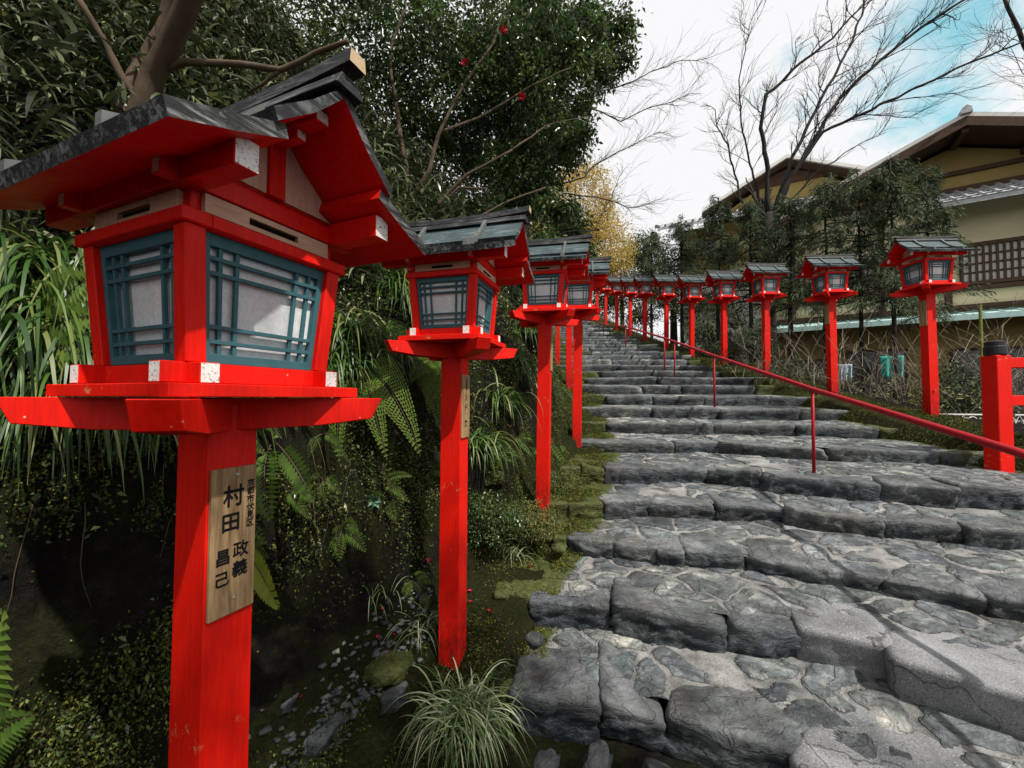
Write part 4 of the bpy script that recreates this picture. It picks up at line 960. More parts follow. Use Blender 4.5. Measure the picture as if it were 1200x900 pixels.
# moss cushions on the ledges where the steps run out under the posts
n_ = 60000; yy = rng.uniform(3.2, 16, n_); xx = np.array([BL(y) for y in yy]) + rng.uniform(-.5, .30, n_) * rng.random(n_) ** .6
zz_ = np.full(n_, -9.)
for zn, pl in NOS:
    yn = np.interp(xx, [p[0] for p in pl], [p[1] for p in pl]); dd_ = yy - yn; ok = dd_ > -.02; zz_ = np.where(ok, zn + .012 + np.clip(dd_, 0, 1) * .05, zz_)
k_ = (zz_ > -8) & (np.array([noise.noise(Vector((x * 2.2, y * 2.2, 0))) for x, y in zip(xx, yy)]) > -.12)
P_m = np.stack([xx * S, yy * S, zz_ * S + CAMZ], 1)[k_]; P_m[:, 2] += rng.random(len(P_m)) * .02
tag(leafobj('moss', leaves(P_m, rng.normal(size=P_m.shape) + A3(0, 0, .9), .014 * rng.uniform(.5, 1.4, len(P_m)), .008, .2, .2), M['mossleaf']), 'moss on the ledges at the left ends of the steps', 'moss', kind='stuff')
# right edge cover
def coverR(name, n, y0, y1, d0, d1, L, mat, lab, cat, lift):
    yy = rng.uniform(y0, y1, n); dd = rng.uniform(d0, d1, n); G = RV.reshape(len(rys), len(rds), 3); iy = np.clip(np.searchsorted(rys, yy), 1, len(rys) - 2); idd = np.clip(np.searchsorted(rds, dd), 1, len(rds) - 2)
    fx = rng.random((n, 1)); fy = rng.random((n, 1)); p = (G[iy, idd] * (1 - fx) + G[iy + 1, idd] * fx) * (1 - fy) + (G[iy, idd + 1] * (1 - fx) + G[iy + 1, idd + 1] * fx) * fy; msk = np.array([noise.noise(Vector(q) * 1.8) for q in p]) > rng.random(n) - .6; p = p[msk]
    d = rng.normal(size=p.shape) + A3(0, 0, .8); p = p + A3(0, 0, 1) * rng.random((len(p), 1)) * lift
    tag(leafobj(name, leaves(p, d, L * rng.uniform(.5, 1.4, len(p)), L * .5, .2, .2), mat), lab, cat, kind='stuff')
coverR('moss', 50000, 5.0, 12, -.45, .9, .016, M['mossleaf'], 'moss along the right edge of the steps', 'moss', .03)
coverR('moss', 26000, 12, 32, -.5, 1.2, .03, M['mossleaf'], 'moss up the right edge of the steps', 'moss', .05)
coverR('undergrowth', 15000, 6, 34, .5, 8, .05, M['olive'], 'low weeds in the garden beyond the right lanterns', 'undergrowth', .35)
# --- sedge clumps hanging over the bank ---------------------------------------------------------
def clump(name, c, n, L, Wd, mat, lab, sag=2.2, spread=.06, lean=(0.3, -.3, .5), group=None, seg=8):
    c = np.array(c); P = c + rng.normal(size=(n, 3)) * spread * A3(1, 1, .4); an = rng.random(n) * 2 * math.pi
    d = np.stack([np.cos(an), np.sin(an), rng.uniform(.5, 1.9, n)], 1) + np.array(lean)
    V, Fc, r = blades(P, d, L * rng.uniform(.55, 1.15, n), Wd * rng.uniform(.7, 1.25, n), sag * rng.uniform(.8, 1.2, n), seg, None, .15)
    o = leafobj(name, (V, Fc, r), mat, None, c); tag(o, lab, 'sedge' if mat is M['grass'] else 'grass tuft', group); return o
G_ = 'long green sedge clumps spilling over the left bank'
sp = [((20, 335), 'sedge clump at the left picture edge, level with the window of the largest lantern', 230, .75), ((85, 350), 'sedge clump just left of the largest lantern, hanging longest', 240, .80), ((45, 395), 'sedge clump at the left edge below the window level', 230, .70),
      ((10, 430), 'sedge clump low at the left edge under the tray', 220, .62), ((120, 420), 'sedge clump behind the tray of the largest lantern', 240, .68), ((165, 440), 'sedge clump just left of the largest lantern post', 240, .62), ((215, 450), 'sedge clump right behind the post of the largest lantern', 200, .60),
      ((70, 470), 'thick sedge clump hanging below the left arm of the largest lantern', 230, .60), ((405, 395), 'bright sedge clump right of the largest lantern tray', 120, .46), ((385, 430), 'sedge clump hidden partly by the right arm of the largest lantern', 80, .34),
      ((455, 400), 'sedge clump above the big fern frond', 100, .42), ((425, 425), 'sedge clump just over the feathery fern, between the first two lanterns', 80, .34), ((585, 470), 'sedge clump right of the second lantern post', 100, .42), ((612, 385), 'sedge clump between the second and third lanterns, upper', 150, .6),
      ((470, 350), 'sedge clump left of the second lantern window', 150, .6), ((560, 520), 'short sedge clump low on the bank right behind the second lantern post', 120, .4), ((605, 430), 'sedge clump high on the bank between second and third posts', 140, .5)]
for i, ((px, py), lab, n_, L_) in enumerate(sp):
    clump('sedge_clump', hit(px, py, .02), n_, L_ * (.9 if i < 8 else 1), .0125, M['grass'], lab, group=G_, spread=.07, lean=(.45, -.35, .35))
clump('grass_tuft', W(-.30, 2.62, -1.95), 300, .30, .006, M['lily'], 'pale striped grass tuft at the foot of the second lantern post', sag=1.9, spread=.055, lean=(.05, -.25, .25))
clump('grass_tuft', hit(497, 728), 40, .26, .005, M['lily'], 'small striped tuft left of the second lantern post', sag=1.9, spread=.03, lean=(.0, -.2, .2))
clump('grass_tuft', hit(600, 645), 46, .22, .004, M['lily'], 'sparse striped tuft on the moss between second and third lanterns', sag=1.8, spread=.05)
clump('grass_tuft', hit(450, 690), 34, .2, .004, M['lily'], 'sparse pale tuft in the pebbles below the bank', sag=1.8, spread=.05)
# --- ferns --------------------------------------------------------------------------------------
def frond(root, tip, arc_, width, npair, mat_r, lean=(0, -1, 0), double=False, tone=.5):
    """one frond: rachis from root to tip bowed by arc_, pinna pairs shrinking to the tip"""
    root, tip = np.array(root), np.array(tip); up = np.array(arc_); Ps, Ds, Ls = [], [], []; ax = tip - root; Lf = np.linalg.norm(ax); nrm = unit(np.array(lean, float)); leafs = []
    side0 = unit(np.cross(ax, nrm)); f = np.linspace(0, 1, npair + 6)[4:-1]
    pt = lambda t: root + ax * t + up * (4 * t * (1 - t))
    for t in f:
        p = pt(t); tan = unit(pt(min(1, t + .02)) - p); w = width * (math.sin(math.pi * min(1, .12 + t * .88)) ** .8 if not double else (1 - t) ** .75 * min(1, t * 4 + .3))
        for s in (-1, 1):
            d = unit(side0 * s + tan * .35 + nrm * .05 + np.array([0, 0, -.12]))
            if double:
                nn = max(4, int(w / .012)); q = np.arange(1, nn) / nn
                PP = p + d * (w * q)[:, None]; s2 = unit(np.cross(d, nrm))
                for s3 in (-1, 1):
                    leafs.append((PP, np.repeat((s2 * s3 + d * .5)[None], len(PP), 0), .020 * (1 - q * .7) * min(1, w / .05), .0105))
            else: leafs.append((p[None], d[None], np.array([w]), Lf / npair * .62))
    parts = []
    for P, D, L, w in leafs: parts.append(leaves(P, D, L, w, .12, .08, np.clip(tone + rng.normal(size=len(P)) * .18, 0, 1), np.repeat(nrm[None], len(P), 0)))
    return parts, [pt(t) for t in np.linspace(0, 1, 14)]
def fern(lab, fronds, mat, group='ferns on the dark bank'):
    o0 = np.array(fronds[0][0]); parts = []; m = MB()
    for fr in fronds:
        p, line = frond(*fr[:-1], **fr[-1]) if isinstance(fr[-1], dict) else frond(*fr)
        parts += p; m.tube([Vector(q - o0) for q in line], [.0028 * (1 - .7 * i / 13) for i in range(14)], 5)
    R = leafobj('fern', parts, mat, None, o0); tag(R, lab, 'fern', group); m.build('rachis', M['bark'], R)
def fr(px, py, px2, py2, arc_, width, n_, mode=None, tone=.5, near_=.86, back=.0):
    r_ = hit(px, py, back); Yr = r_.y
    return (r_, at(px2, py2, Yr * near_), arc_, width, n_, 'f', {'tone': tone, 'double': mode == 'd'})
fern('large dark fern cut by the left edge, bottom corner', [fr(20, 880, 18, 708, (0, -.03, .03), .085, 14, tone=.6, near_=.8), fr(-10, 860, -60, 760, (0, 0, .03), .09, 12, tone=.4), fr(10, 890, 60, 830, (0, -.03, .05), .06, 12, tone=.3)], M['fern'])
fern('fern with neat hanging leaflets beside the inked board', [fr(320, 520, 322, 612, (0, -.05, .03), .085, 15, tone=.45), fr(325, 520, 372, 590, (.02, -.04, .03), .06, 12, tone=.3)], M['fern'])
fern('small lime green fern poking out right of the inked board', [fr(296, 650, 334, 712, (0, -.02, .04), .075, 10, tone=.7, near_=.8)], M['fernlime'])
fern('big feathery fern frond hanging between first and second lanterns', [fr(420, 425, 494, 535, (.03, -.05, .07), .17, 26, 'd', .95, .84), fr(415, 430, 400, 545, (-.02, -.05, .04), .12, 22, 'd', .7, .86), fr(425, 430, 455, 540, (0, -.05, .06), .14, 24, 'd', .85, .84)], M['fern'])
fern('feathery fern left of the second lantern post under its tray', [fr(520, 420, 500, 480, (.03, -.05, .05), .15, 22, 'd', .9), fr(515, 425, 480, 450, (.0, -.05, .05), .13, 22, 'd', .7), fr(500, 430, 515, 500, (.0, -.05, .05), .12, 22, 'd', .6)], M['fern'])
fern('fern with broad fronds left of the largest lantern windows', [fr(50, 415, 105, 325, (0, -.02, .04), .11, 14, tone=.7), fr(45, 420, 110, 375, (0, -.03, .04), .1, 12, tone=.8), fr(40, 430, 95, 420, (0, -.03, .04), .09, 12, tone=.6)], M['fern'])
R7 = random.Random(21)
for i in range(34):
    px, py = R7.uniform(235, 515) if i < 22 else R7.uniform(555, 660), R7.uniform(395, 690) if i < 22 else R7.uniform(380, 560)
    k_ = R7.randint(3, 5); base_ = hit(px, py); sc_ = base_.y / 2.2
    fern('little dark fern growing on the shaded bank face', [fr(px, py, px + R7.uniform(-38, 38), py + R7.uniform(-8, 55), (0, -.02, .03), R7.uniform(.025, .045), 10, tone=R7.uniform(.1, .7), near_=.965) for _ in range(k_)], M['fern'], 'little ferns scattered over the dark bank')
# hanging roots and dead stems on the bank face
m = MB(); o0 = hit(330, 500)
for i in range(30):
    px, py = R7.uniform(0, 520), R7.uniform(430, 600); p_ = hit(px, py, .02); pts = [p_]
    d_ = Vector((R7.uniform(-.4, .4), R7.uniform(-.5, -.1), -.6)); L__ = R7.uniform(.12, .42)
    for k in range(6): d_ = (d_ + Vector((R7.gauss(0, .15), R7.gauss(0, .1), -.25))).normalized(); pts.append(pts[-1] + d_ * L__ / 6)
    m.tube([q - o0 for q in pts], [.0018 * (1 - .12 * k) for k in range(7)], 4, cap=False)
tag(m.build('hanging_roots', M['bark'], loc=o0), 'thin roots and dead stems hanging on the dark bank', 'roots', kind='stuff')
# small rosette with bluish leaves
c = np.array(hit(440, 585, .03)); nn = 9; an = np.linspace(0, 2 * math.pi, nn); d = np.stack([np.cos(an), -.6 + 0 * an, np.sin(an) * .8], 1)
tag(leafobj('rosette_plant', leaves(np.repeat(c[None], nn, 0), d, .055, .03, .2, .1), leaf('blue_green_leaf', [(.05, .12, .08), (.12, .24, .16)], .35, .5, .1), None, c), 'little blue green rosette on the dark bank left of the second post', 'plant')
# leafy mound at the foot of the third lantern
def shrub(name, c, r, n, L, Wd, mat, lab, cat='shrub', group=None, stems=8):
    R = empty(name, (c[0], c[1], c[2] - r[2])); tag(R, lab, cat, group); b = np.array(R.location)
    V, Fc, rr = merge(crown([(np.array(c), r, 1.)], n, L, Wd, bunch=6, spread=L * 1.2)); link('foliage', arr_mesh('foliage', V - b, Fc, {'rnd': rr}), mat, R)
    m = MB()
    for i in range(stems):
        e, _ = ell(1, (0, 0, r[2]), np.array(r) * .8); limb(m, [(0, 0, 0), Vector(e[0]) * .5 + Vector((0, 0, .05)), Vector(e[0])], .008, .003, 5)
    m.build('stem', M['barkd'], R)
shrub('leafy_mound', W(.18, 4.35, -1.28), (.22, .16, .12), 5200, .016, .010, M['olive'], 'low yellow green leafy mound at the foot of the third lantern', group='low mounds beside the left posts')
shrub('leafy_mound', W(.62, 5.4, -1.1), (.2, .14, .10), 3200, .016, .010, M['olive'], 'leafy mound beside the stone step right of the third post', group='low mounds beside the left posts')
shrub('leafy_mound', W(-.25, 4.0, -1.15), (.28, .2, .16), 4200, .02, .012, M['camellia'], 'darker leafy mound against the bank left of the third post', group='low mounds beside the left posts')
# fallen petals and chips
def scatter(name, spots, L, mat, lab, cat):
    c = np.array(spots); d = rng.normal(size=c.shape) * A3(1, 1, .25); tag(leafobj(name, leaves(c, d, L * rng.uniform(.7, 1.3, len(c)), L * .7, .3, 0, None, np.repeat(A3(0, 0, 1)[None], len(c), 0)), mat), lab, cat, kind='stuff')
pp, _, _, _ = hill_rand(70, 1.6, 6.5, .05, .9); scatter('fallen_petals', pp + A3(0, 0, .015), .028, M['petal'], 'fallen red camellia petals on the moss', 'petals')
# --- loose stones -------------------------------------------------------------------------------
rk = [((388, 848, 1.62), (.20, .12, .075), 'flat grey slab lying at the bottom left of the second post', 0), ((462, 770, 2.0), (.27, .2, .09), 'moss topped boulder left of the second post', .9), ((466, 808, 1.85), (.15, .12, .08), 'grey stone just below the mossy boulder', 0),
      ((627, 745, 2.0), (.09, .07, .05), 'small pale stone on the moss above the lowest step', 0), ((590, 690, 2.35), (.16, .1, .06), 'half buried stone in moss right of the second post', .5), ((700, 885, 1.62), (.14, .1, .07), 'pale stone below the lowest step edge', .2),
      ((640, 890, 1.6), (.14, .1, .07), 'grey stone at the bottom edge beside the tuft', .1), ((575, 560, 3.0), (.2, .14, .1), 'mossy rock behind the second post at mid height', .8), ((655, 640, 2.9), (.13, .1, .06), 'mossy stone at the left end of the third step', .5),
      ((345, 815, 1.75), (.07, .05, .03), 'small dark pebble near the largest lantern post', 0), ((770, 893, 1.62), (.12, .09, .05), 'flat bluish stone below the light pointed stone', 0)]
for i, ((px, py, Y), (w, d, h), lab, ms) in enumerate(rk):
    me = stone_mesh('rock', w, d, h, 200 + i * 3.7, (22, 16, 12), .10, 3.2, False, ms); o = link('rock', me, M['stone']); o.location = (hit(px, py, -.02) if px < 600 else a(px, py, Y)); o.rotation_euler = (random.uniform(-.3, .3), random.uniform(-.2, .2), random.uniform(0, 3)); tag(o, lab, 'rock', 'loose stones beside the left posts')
pb, nn_, _, _ = hill_rand(520, 1.9, 3.3, .45, .72); V, Fc = [], []
cube = np.array([(-1, -1, -1), (1, -1, -1), (1, 1, -1), (-1, 1, -1), (-1, -1, 1), (1, -1, 1), (1, 1, 1), (-1, 1, 1)], float); cf = np.array([(3, 2, 1, 0), (4, 5, 6, 7), (0, 1, 5, 4), (1, 2, 6, 5), (2, 3, 7, 6), (3, 0, 4, 7)])
for i, p in enumerate(pb):
    s = random.uniform(.004, .014) * A3(random.uniform(.7, 1.6), 1, .5); R_ = np.array(Matrix.Rotation(random.random() * 6, 3, 'Z') @ Matrix.Rotation(random.gauss(0, .3), 3, 'X')); V.append((cube * s * rng.uniform(.6, 1.1, (8, 3))) @ R_.T + p + A3(0, 0, .006)); Fc.append(cf + 8 * i)
V = np.concatenate(V); me = arr_mesh('pebbles', V, np.concatenate(Fc), {'cell': np.repeat(rng.random(len(pb)), 8), 'stone': np.ones(len(V)), 'edge': np.zeros(len(V)), 'moss': np.zeros(len(V))}); tag(link('pebbles', me, M['tread']), 'grey pebbles and chips at the foot of the bank', 'pebbles', kind='stuff')

# --- right side: cedars -------------------------------------------------------------------------
def spray(n_branch, base, H, h0, R0, n_leaf, seed, trunk_r=.05, lean=(0, 0)):
    """conifer with drooping flat sprays; returns trunk MB and leaf arrays (local coordinates)"""
    r_ = random.Random(seed); m = MB(); tp = Vector((lean[0], lean[1], H)); limb(m, [(0, 0, -.4), tp * .35 + Vector((r_.gauss(0, .05), 0, 0)), tp * .7, tp], trunk_r, .012, 7, .03, 3)
    P, D, T = [], [], []
    for i in range(n_branch):
        f = r_.random() ** .8; z = h0 + (H - h0) * f; L = R0 * (1 - f * .72) * r_.uniform(.55, 1.15); an = r_.random() * 6.283; d = Vector((math.cos(an), math.sin(an), r_.uniform(-.1, .35)))
        st = tp * (z / H); pts = [st]; q = st.copy(); dd = d.normalized(); tone = r_.random()
        for k in range(6): dd = (dd + Vector((r_.gauss(0, .12), r_.gauss(0, .12), -.10))).normalized(); q = q + dd * L / 6; pts.append(q.copy())
        m.tube(pts, [.014 * (1 - .12 * k) * (trunk_r / .05) for k in range(7)], 4, cap=False)
        nl = int(n_leaf / n_branch); ks = [r_.random() ** .7 for _ in range(nl)]
        for t in ks:
            j = min(5, int(t * 6)); p = pts[j].lerp(pts[j + 1], t * 6 - j); sd = Vector((-dd.y, dd.x, 0)); w = .34 * L * (1.1 - t) * r_.uniform(-1, 1)
            P.append(p + sd * w + Vector((0, 0, -abs(w) * .25 + r_.gauss(0, .07)))); D.append(dd * .8 + sd * (1 if w > 0 else -1) * .7 + Vector((r_.gauss(0, .25), r_.gauss(0, .25), -.35 + r_.gauss(0, .25)))); T.append(tone * .6 + r_.random() * .4)
    P, D, T = np.array(P), np.array(D), np.array(T); V, Fc, r = leaves(P, D, rng.uniform(.05, .14, len(P)), rng.uniform(.008, .016, len(P)), .15, .15, T); return m, V, Fc, r
CG = 'slender dark cedars behind the right lanterns'
ced = [(800, 12.6, 250, 440, 'leftmost slender cedar behind the middle right lanterns', 1.15, 3), (845, 11.2, 226, 440, 'cedar rising behind the fourth right lantern', 1.1, 5), (882, 10.2, 232, 450, 'cedar behind the third right lantern', 1.1, 7), (930, 9.4, 228, 460, 'cedar between the second and third right lanterns', 1.1, 9),
       (972, 8.6, 205, 480, 'cedar right behind the second right lantern', 1.15, 11), (1012, 8.0, 196, 490, 'cedar between the two nearest right lanterns', 1.1, 13), (1050, 7.6, 180, 500, 'thickest dark cedar left of the nearest right lantern', 1.1, 15), (1092, 8.1, 190, 500, 'cedar behind the nearest right lantern, crown against the ochre gable', .95, 17),
       (765, 15.0, 268, 420, 'far cedar behind the upper right lanterns', 1.2, 19), (905, 11.8, 236, 450, 'cedar in front of the far tiled house', 1.1, 21)]
for px, Y, ptop, pbot, lab, R0, sd in ced:
    b = a(px, pbot, Y); H = (kz(ptop) - kz(pbot)) * Y; h0 = H * .43
    m, V, Fc, r = spray(70, b, H, h0, R0, 8500 if Y < 13 else 10000, sd, .055 if Y < 9 else .075)
    R = empty('cedar_tree', b); tag(R, lab, 'cedar', CG); m.build('trunk', M['barkd'], R, smooth=True); link('crown', arr_mesh('crown', V, Fc, {'rnd': r}), M['cedar'], R)
# background crowns closing the top of the steps
tree('dark_evergreen', a(790, 400, 20), [([a(790, 410, 20), a(790, 330, 20)], .2, .12)], [(a(790, 330, 20), (2.4, 1.5, 1.5), 2), (a(850, 300, 19), (2.0, 1.5, 1.2), 2), (a(760, 295, 22), (1.6, 1.4, 1.0), 1), (a(830, 370, 18), (1.6, 1.2, 1.4), 1.4)], 20000, .16, .06, M['cedar'], M['barkd'], 'wide dark evergreen mass behind the upper right lanterns', bunch=8, spread=.2)
tree('yellowing_tree', a(668, 400, 21), [([a(668, 400, 21), a(670, 300, 21), a(675, 210, 21)], .16, .05), ([a(670, 300, 21), a(650, 250, 21), a(640, 220, 21)], .08, .03)], [(a(680, 235, 21), (2.0, 1.2, 2.3), 3), (a(640, 280, 21), (1.5, 1.2, 1.7), 2), (a(705, 290, 20.5), (1.7, 1.2, 1.7), 2)], 30000, .13, .055, M['yellow'], M['bark'], 'yellow and russet tree rising at the top of the steps', bunch=7, spread=.2)
tree('olive_tree', a(730, 400, 24), [([a(730, 400, 24), a(728, 300, 24)], .16, .06)], [(a(722, 320, 24), (2.2, 1.2, 2.0), 3), (a(745, 350, 23), (1.8, 1.2, 1.6), 2), (a(700, 340, 25), (1.6, 1.2, 2.0), 2)], 14000, .15, .06, M['olive'], M['bark'], 'olive green tree beyond the top of the steps, against the white sky', bunch=7, spread=.22)
tree('hedge_tree', a(640, 380, 14), [([a(640, 390, 14), a(640, 330, 14)], .12, .06)], [(a(625, 320, 14), (1.3, 1, 1.2), 2), (a(600, 290, 13), (1.2, 1, 1.2), 2)], 9000, .12, .05, M['olive'], M['barkd'], 'bushy tree on the bank behind the third lantern roof', bunch=7, spread=.15)
# bare shrubs: thin arching stems right of the steps
def reeds(px, py, Y, n, H, lab, seed, wid=.35, mat='twig'):
    r_ = random.Random(seed); b = a(px, py, Y); R = empty('bare_shrub', b); tag(R, lab, 'shrub', 'bare twiggy shrubs behind the right lanterns'); m = MB()
    for i in range(n):
        p = Vector((r_.gauss(0, wid), r_.gauss(0, wid), -.1)); d = Vector((r_.gauss(0, .38), r_.gauss(0, .3), 1.)).normalized(); h = H * r_.uniform(.45, 1.1); pts = [p]; q = p.copy(); bend = Vector((r_.gauss(0, .10), r_.gauss(0, .1), -.04))
        for k in range(7): d = (d + bend + Vector((r_.gauss(0, .04), r_.gauss(0, .04), 0))).normalized(); q = q + d * h / 7; pts.append(q.copy())
        m.tube(pts, [.0048 * (1 - .11 * k) for k in range(8)], 4, cap=False)
        for k in (2, 3, 4, 5, 6):
            if r_.random() < .8:
                dd = (d + Vector((r_.gauss(0, .7), r_.gauss(0, .5), r_.uniform(-.1, .6)))).normalized(); e = pts[k] + dd * h * r_.uniform(.12, .3); m.tube([pts[k], pts[k].lerp(e, .5) + Vector((0, 0, .02)), e], [.003, .0022, .0014], 3, cap=False)
    m.build('stem', M[mat], R)
for i, (px, py, Y, lab) in enumerate([(935, 470, 7.2, 'tangle of pale bare stems left of the second right lantern'), (1000, 490, 6.9, 'pale bare stems between the two nearest right lanterns'), (1045, 495, 6.3, 'bare arching stems just left of the nearest right lantern'),
        (1120, 500, 6.2, 'bare stems between the nearest right lantern and the red fence'), (1165, 470, 6.6, 'bare stems rising behind the black capped post'), (900, 455, 8.6, 'sparse stems behind the third right lantern'), (1210, 470, 6.8, 'bare stems at the right picture edge above the red fence')]):
    reeds(px, py, Y, 48 if i < 5 else 32, 1.8, lab, 40 + i, mat='twig' if i % 2 == 0 else 'barkg')
for px, py, Y, lab in ((1115, 455, 5.9, 'small dark leafed shrub right of the nearest right lantern'), (925, 440, 7.6, 'dark shrub between second and third right lanterns'), (850, 415, 10., 'dark shrub behind the handrail'), (885, 400, 8.8, 'shrub with drooping leaves behind the third right lantern')):
    c = a(px, py, Y); shrub('garden_shrub', c, (.42, .35, .42), 2600, .06, .022, M['cedar'], lab, 'shrub', 'small dark shrubs behind the right lanterns')
# --- bare tree over the right row ---------------------------------------------------------------
Yb = 10.6; Rb = empty('bare_tree', a(905, 430, Yb)); tag(Rb, 'tall leafless tree fanning its limbs over the right lanterns and the houses', 'bare tree'); b = Vector(Rb.location); m = MB(); rr = random.Random(5)
def L_(pts, r0, r1, dep=0., tw=3, tl=.8):
    q = limb(m, [a(px, py, Yb + dep * i / len(pts)) - b for i, (px, py) in enumerate(pts)], r0, r1, 8, .05, 5); n = len(q)
    for i in range(int(n * .3), n):
        if rr.random() < (.1 if i < n * .5 else .35): continue
        for _ in range(1):
            t = (q[min(i + 1, n - 1)] - q[i - 1]).normalized(); ax = Vector((rr.gauss(0, 1), rr.gauss(0, .7), rr.gauss(0, 1))).normalized()
            twigs(m, q[i], t + ax * .75 + Vector((0, 0, .15)), tl * rr.uniform(.5, 1.5), r1 * .6 + .004, 2 if rr.random() < .45 else 1, .5, .12, rr, 4)
L_([(905, 440), (905, 330), (903, 245)], 0.135, 0.112, 0, 0)
L_([(903, 250), (904, 192), (896, 142), (904, 100), (946, 62), (985, 30), (1021, -10)], 0.068, 0.018, -1)
L_([(906, 255), (917, 225), (933, 179), (962, 120), (990, 70), (1008, 33), (1023, -5), (1030, -60)], 0.061, 0.021, .6)
L_([(908, 260), (921, 221), (950, 171), (992, 104), (1054, 46), (1117, 0), (1180, -40)], 0.068, 0.022, -1.4)
L_([(912, 250), (933, 200), (971, 146), (1029, 119), (1083, 92), (1146, 62), (1215, 34)], 0.051, 0.018, -2.0)
L_([(900, 262), (893, 225), (883, 185), (873, 137), (871, 83), (879, 46), (884, 15)], 0.035, 0.009, .3)
L_([(898, 300), (879, 250), (867, 208), (858, 162), (844, 146), (842, 120)], 0.035, 0.011, .5, 2, .5)
L_([(915, 255), (933, 228), (967, 192), (1004, 167), (1046, 146)], 0.030, 0.007, -.5, 2, .5)
m.build('trunk', M['barkg'], Rb, smooth=True)
# second leafless tree at far right top
Rc = empty('bare_tree', a(1260, 250, 9)); tag(Rc, 'leafless twigs reaching in from the top right corner above the large house', 'bare tree'); m = MB(); b = Vector(Rc.location)
q = limb(m, [Vector((0, 0, -2.)), a(1250, 150, 9) - b, a(1225, 60, 9) - b, a(1190, -30, 9) - b], .10, .03, 7)
for i in range(4, len(q)):
    for _ in range(1): twigs(m, q[i], Vector((-1, rr.gauss(0, .4), rr.uniform(-.1, .6))), 1.5 * rr.uniform(.5, 1.1), .009, 2, .55, .08, rr, 4)
m.build('trunk', M['barkg'], Rc, smooth=True)
# leafless branches from the left, crossing the white sky
Rd = empty('bare_branch_tree', a(600, 300, 6.5)); tag(Rd, 'leafless tree on the left bank whose thin branches cross the white sky', 'bare tree'); b = Vector(Rd.location); m = MB()
limb(m, [Vector((0, 0, -1.)), a(605, 260, 6.5) - b, a(620, 150, 6.3) - b, a(640, 60, 6.2) - b], .05, .03)
for pts in ([(622, 150), (672, 108), (707, 97), (745, 84), (793, 62), (835, 55)], [(615, 190), (690, 118), (730, 135), (780, 112), (812, 98)], [(612, 230), (688, 202), (700, 185), (745, 160), (775, 150)], [(608, 250), (660, 225), (700, 225), (735, 240), (762, 236)], [(606, 250), (640, 275), (700, 265), (730, 200)]):
    q = limb(m, [a(px, py, 6.3) - b for px, py in pts], .014, .004, 6, .05, 5); n = len(q)
    for i in range(int(n * .3), n):
        t = (q[min(i + 1, n - 1)] - q[i - 1]).normalized()
        for _ in range(2): twigs(m, q[i], t + Vector((rr.gauss(0, .5), rr.gauss(0, .5), rr.gauss(0, .5))), .42 * rr.uniform(.4, 1.2), .0035, 1, .5, .05, rr, 3)
m.build('trunk', M['barkg'], Rd, smooth=True)

# tree standing behind the photographer whose crown dapples the bank and the lowest steps
tree('shade_tree', (4.2, -4.2, 0), [([(4.2, -4.2, -.5), (4.1, -4.1, 2.5), (3.6, -3.2, 4.6), (2.5, -1.9, 5.6)], .16, .05), ([(3.9, -3.8, 3.4), (3.0, -3.4, 4.9), (2.0, -2.9, 5.7)], .08, .03)],
    [((2.3, -1.7, 5.7), (1.1, 1.1, .5), 2), ((1.9, -3.0, 5.9), (1.1, 1.0, .5), 2), ((3.6, -2.2, 6.0), (1.0, 1.0, .5), 1)], 7000, .10, .055, M['camellia'], M['bark'], 'leafy tree behind the viewpoint, shading the bank and lowest steps', bunch=7, spread=.12)
# ------------------------------------------------------------------ sky, sun, camera
w = bpy.data.worlds.new('World'); sc.world = w; w.use_nodes = True; nt = w.node_tree; nt.nodes.clear()
out = nt.nodes.new('ShaderNodeOutputWorld'); bg = nt.nodes.new('ShaderNodeBackground'); sky = nt.nodes.new('ShaderNodeTexSky'); sky.sky_type = 'NISHITA'; sky.sun_disc = False
SUN_EL, SUN_AZ = math.radians(53), math.radians(138)   # azimuth clockwise from +Y: sun to the right and behind
sky.sun_elevation = SUN_EL; sky.sun_rotation = SUN_AZ
tc = nt.nodes.new('ShaderNodeTexCoord'); mp = nt.nodes.new('ShaderNodeMapping'); mp.inputs['Scale'].default_value = (1, 1, 1.8); nt.links.new(tc.outputs['Generated'], mp.inputs[0])
nz = nt.nodes.new('ShaderNodeTexNoise'); nz.inputs['Scale'].default_value = 4.2; nz.inputs['Detail'].default_value = 8; nz.inputs['Roughness'].default_value = .6; nt.links.new(mp.outputs[0], nz.inputs['Vector'])
dv = Vector((1.03, 1, .93)).normalized(); dp = nt.nodes.new('ShaderNodeVectorMath'); dp.operation = 'DOT_PRODUCT'; dp.inputs[1].default_value = dv; nt.links.new(tc.outputs['Generated'], dp.inputs[0])
mr = nt.nodes.new('ShaderNodeMapRange'); mr.inputs[1].default_value = .925; mr.inputs[2].default_value = 1.0; mr.inputs[3].default_value = -.25; mr.inputs[4].default_value = .30; nt.links.new(dp.outputs['Value'], mr.inputs[0])
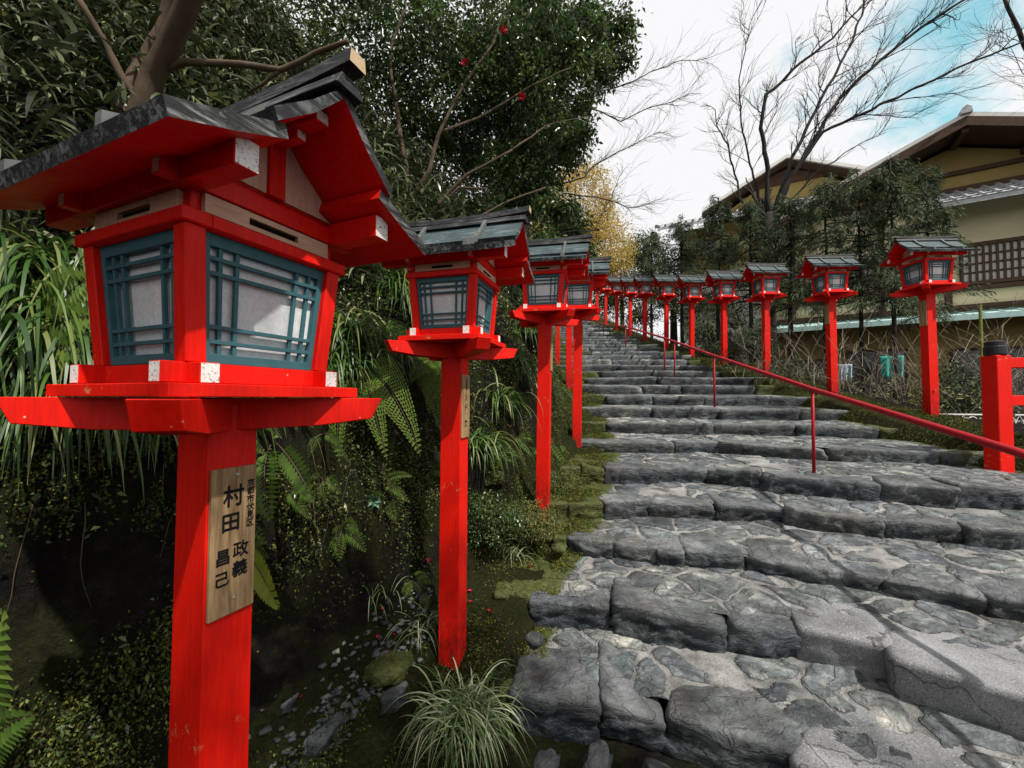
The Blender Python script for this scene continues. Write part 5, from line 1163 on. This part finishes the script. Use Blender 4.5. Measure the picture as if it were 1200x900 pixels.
sb = nt.nodes.new('ShaderNodeMath'); sb.operation = 'SUBTRACT'; nt.links.new(nz.outputs[0], sb.inputs[0]); nt.links.new(mr.outputs[0], sb.inputs[1])
rp = nt.nodes.new('ShaderNodeValToRGB'); rp.color_ramp.elements[0].position = .16; rp.color_ramp.elements[1].position = .33; nt.links.new(sb.outputs[0], rp.inputs[0])
mx = nt.nodes.new('ShaderNodeMix'); mx.data_type = 'RGBA'; nt.links.new(rp.outputs[0], mx.inputs[0])
blu = nt.nodes.new('ShaderNodeMix'); blu.data_type = 'RGBA'; blu.blend_type = 'MULTIPLY'; blu.inputs[0].default_value = 1; nt.links.new(sky.outputs[0], blu.inputs[6]); blu.inputs[7].default_value = (2.6, 3.6, 2.5, 1)
nt.links.new(blu.outputs[2], mx.inputs[6]); mx.inputs[7].default_value = (10.9, 10.9, 11.1, 1)
nt.links.new(mx.outputs[2], bg.inputs[0]); bg.inputs[1].default_value = .075; nt.links.new(bg.outputs[0], out.inputs[0])
sl = bpy.data.lights.new('sun', 'SUN'); sl.energy = 4.8; sl.angle = math.radians(.9); sl.color = (1, .95, .87); so = bpy.data.objects.new('sun', sl); COL.objects.link(so)
sd = Vector((math.sin(SUN_AZ) * math.cos(SUN_EL), math.cos(SUN_AZ) * math.cos(SUN_EL), math.sin(SUN_EL))); so.rotation_euler = sd.to_track_quat('Z', 'Y').to_euler(); so.location = (0, 0, 30)
cd = bpy.data.cameras.new('camera'); cam_ = bpy.data.objects.new('camera', cd); COL.objects.link(cam_); sc.camera = cam_
cd.sensor_width = 36; cd.lens = F / 1200 * 36; cd.clip_start = .02; cd.clip_end = 3000
cam_.matrix_world = Matrix.Translation((0, 0, CAMZ)) @ Matrix.Rotation(math.radians(91.9023), 4, 'X') @ Matrix.Rotation(math.radians(.27), 4, 'Z')
vs = sc.view_settings; vs.view_transform = 'Standard'; vs.look = 'None'; vs.gamma = 1; vs.exposure = .22
sc.cycles.max_bounces = 6; sc.cycles.diffuse_bounces = 3; sc.cycles.glossy_bounces = 2; sc.cycles.transmission_bounces = 2; sc.cycles.use_denoising = True
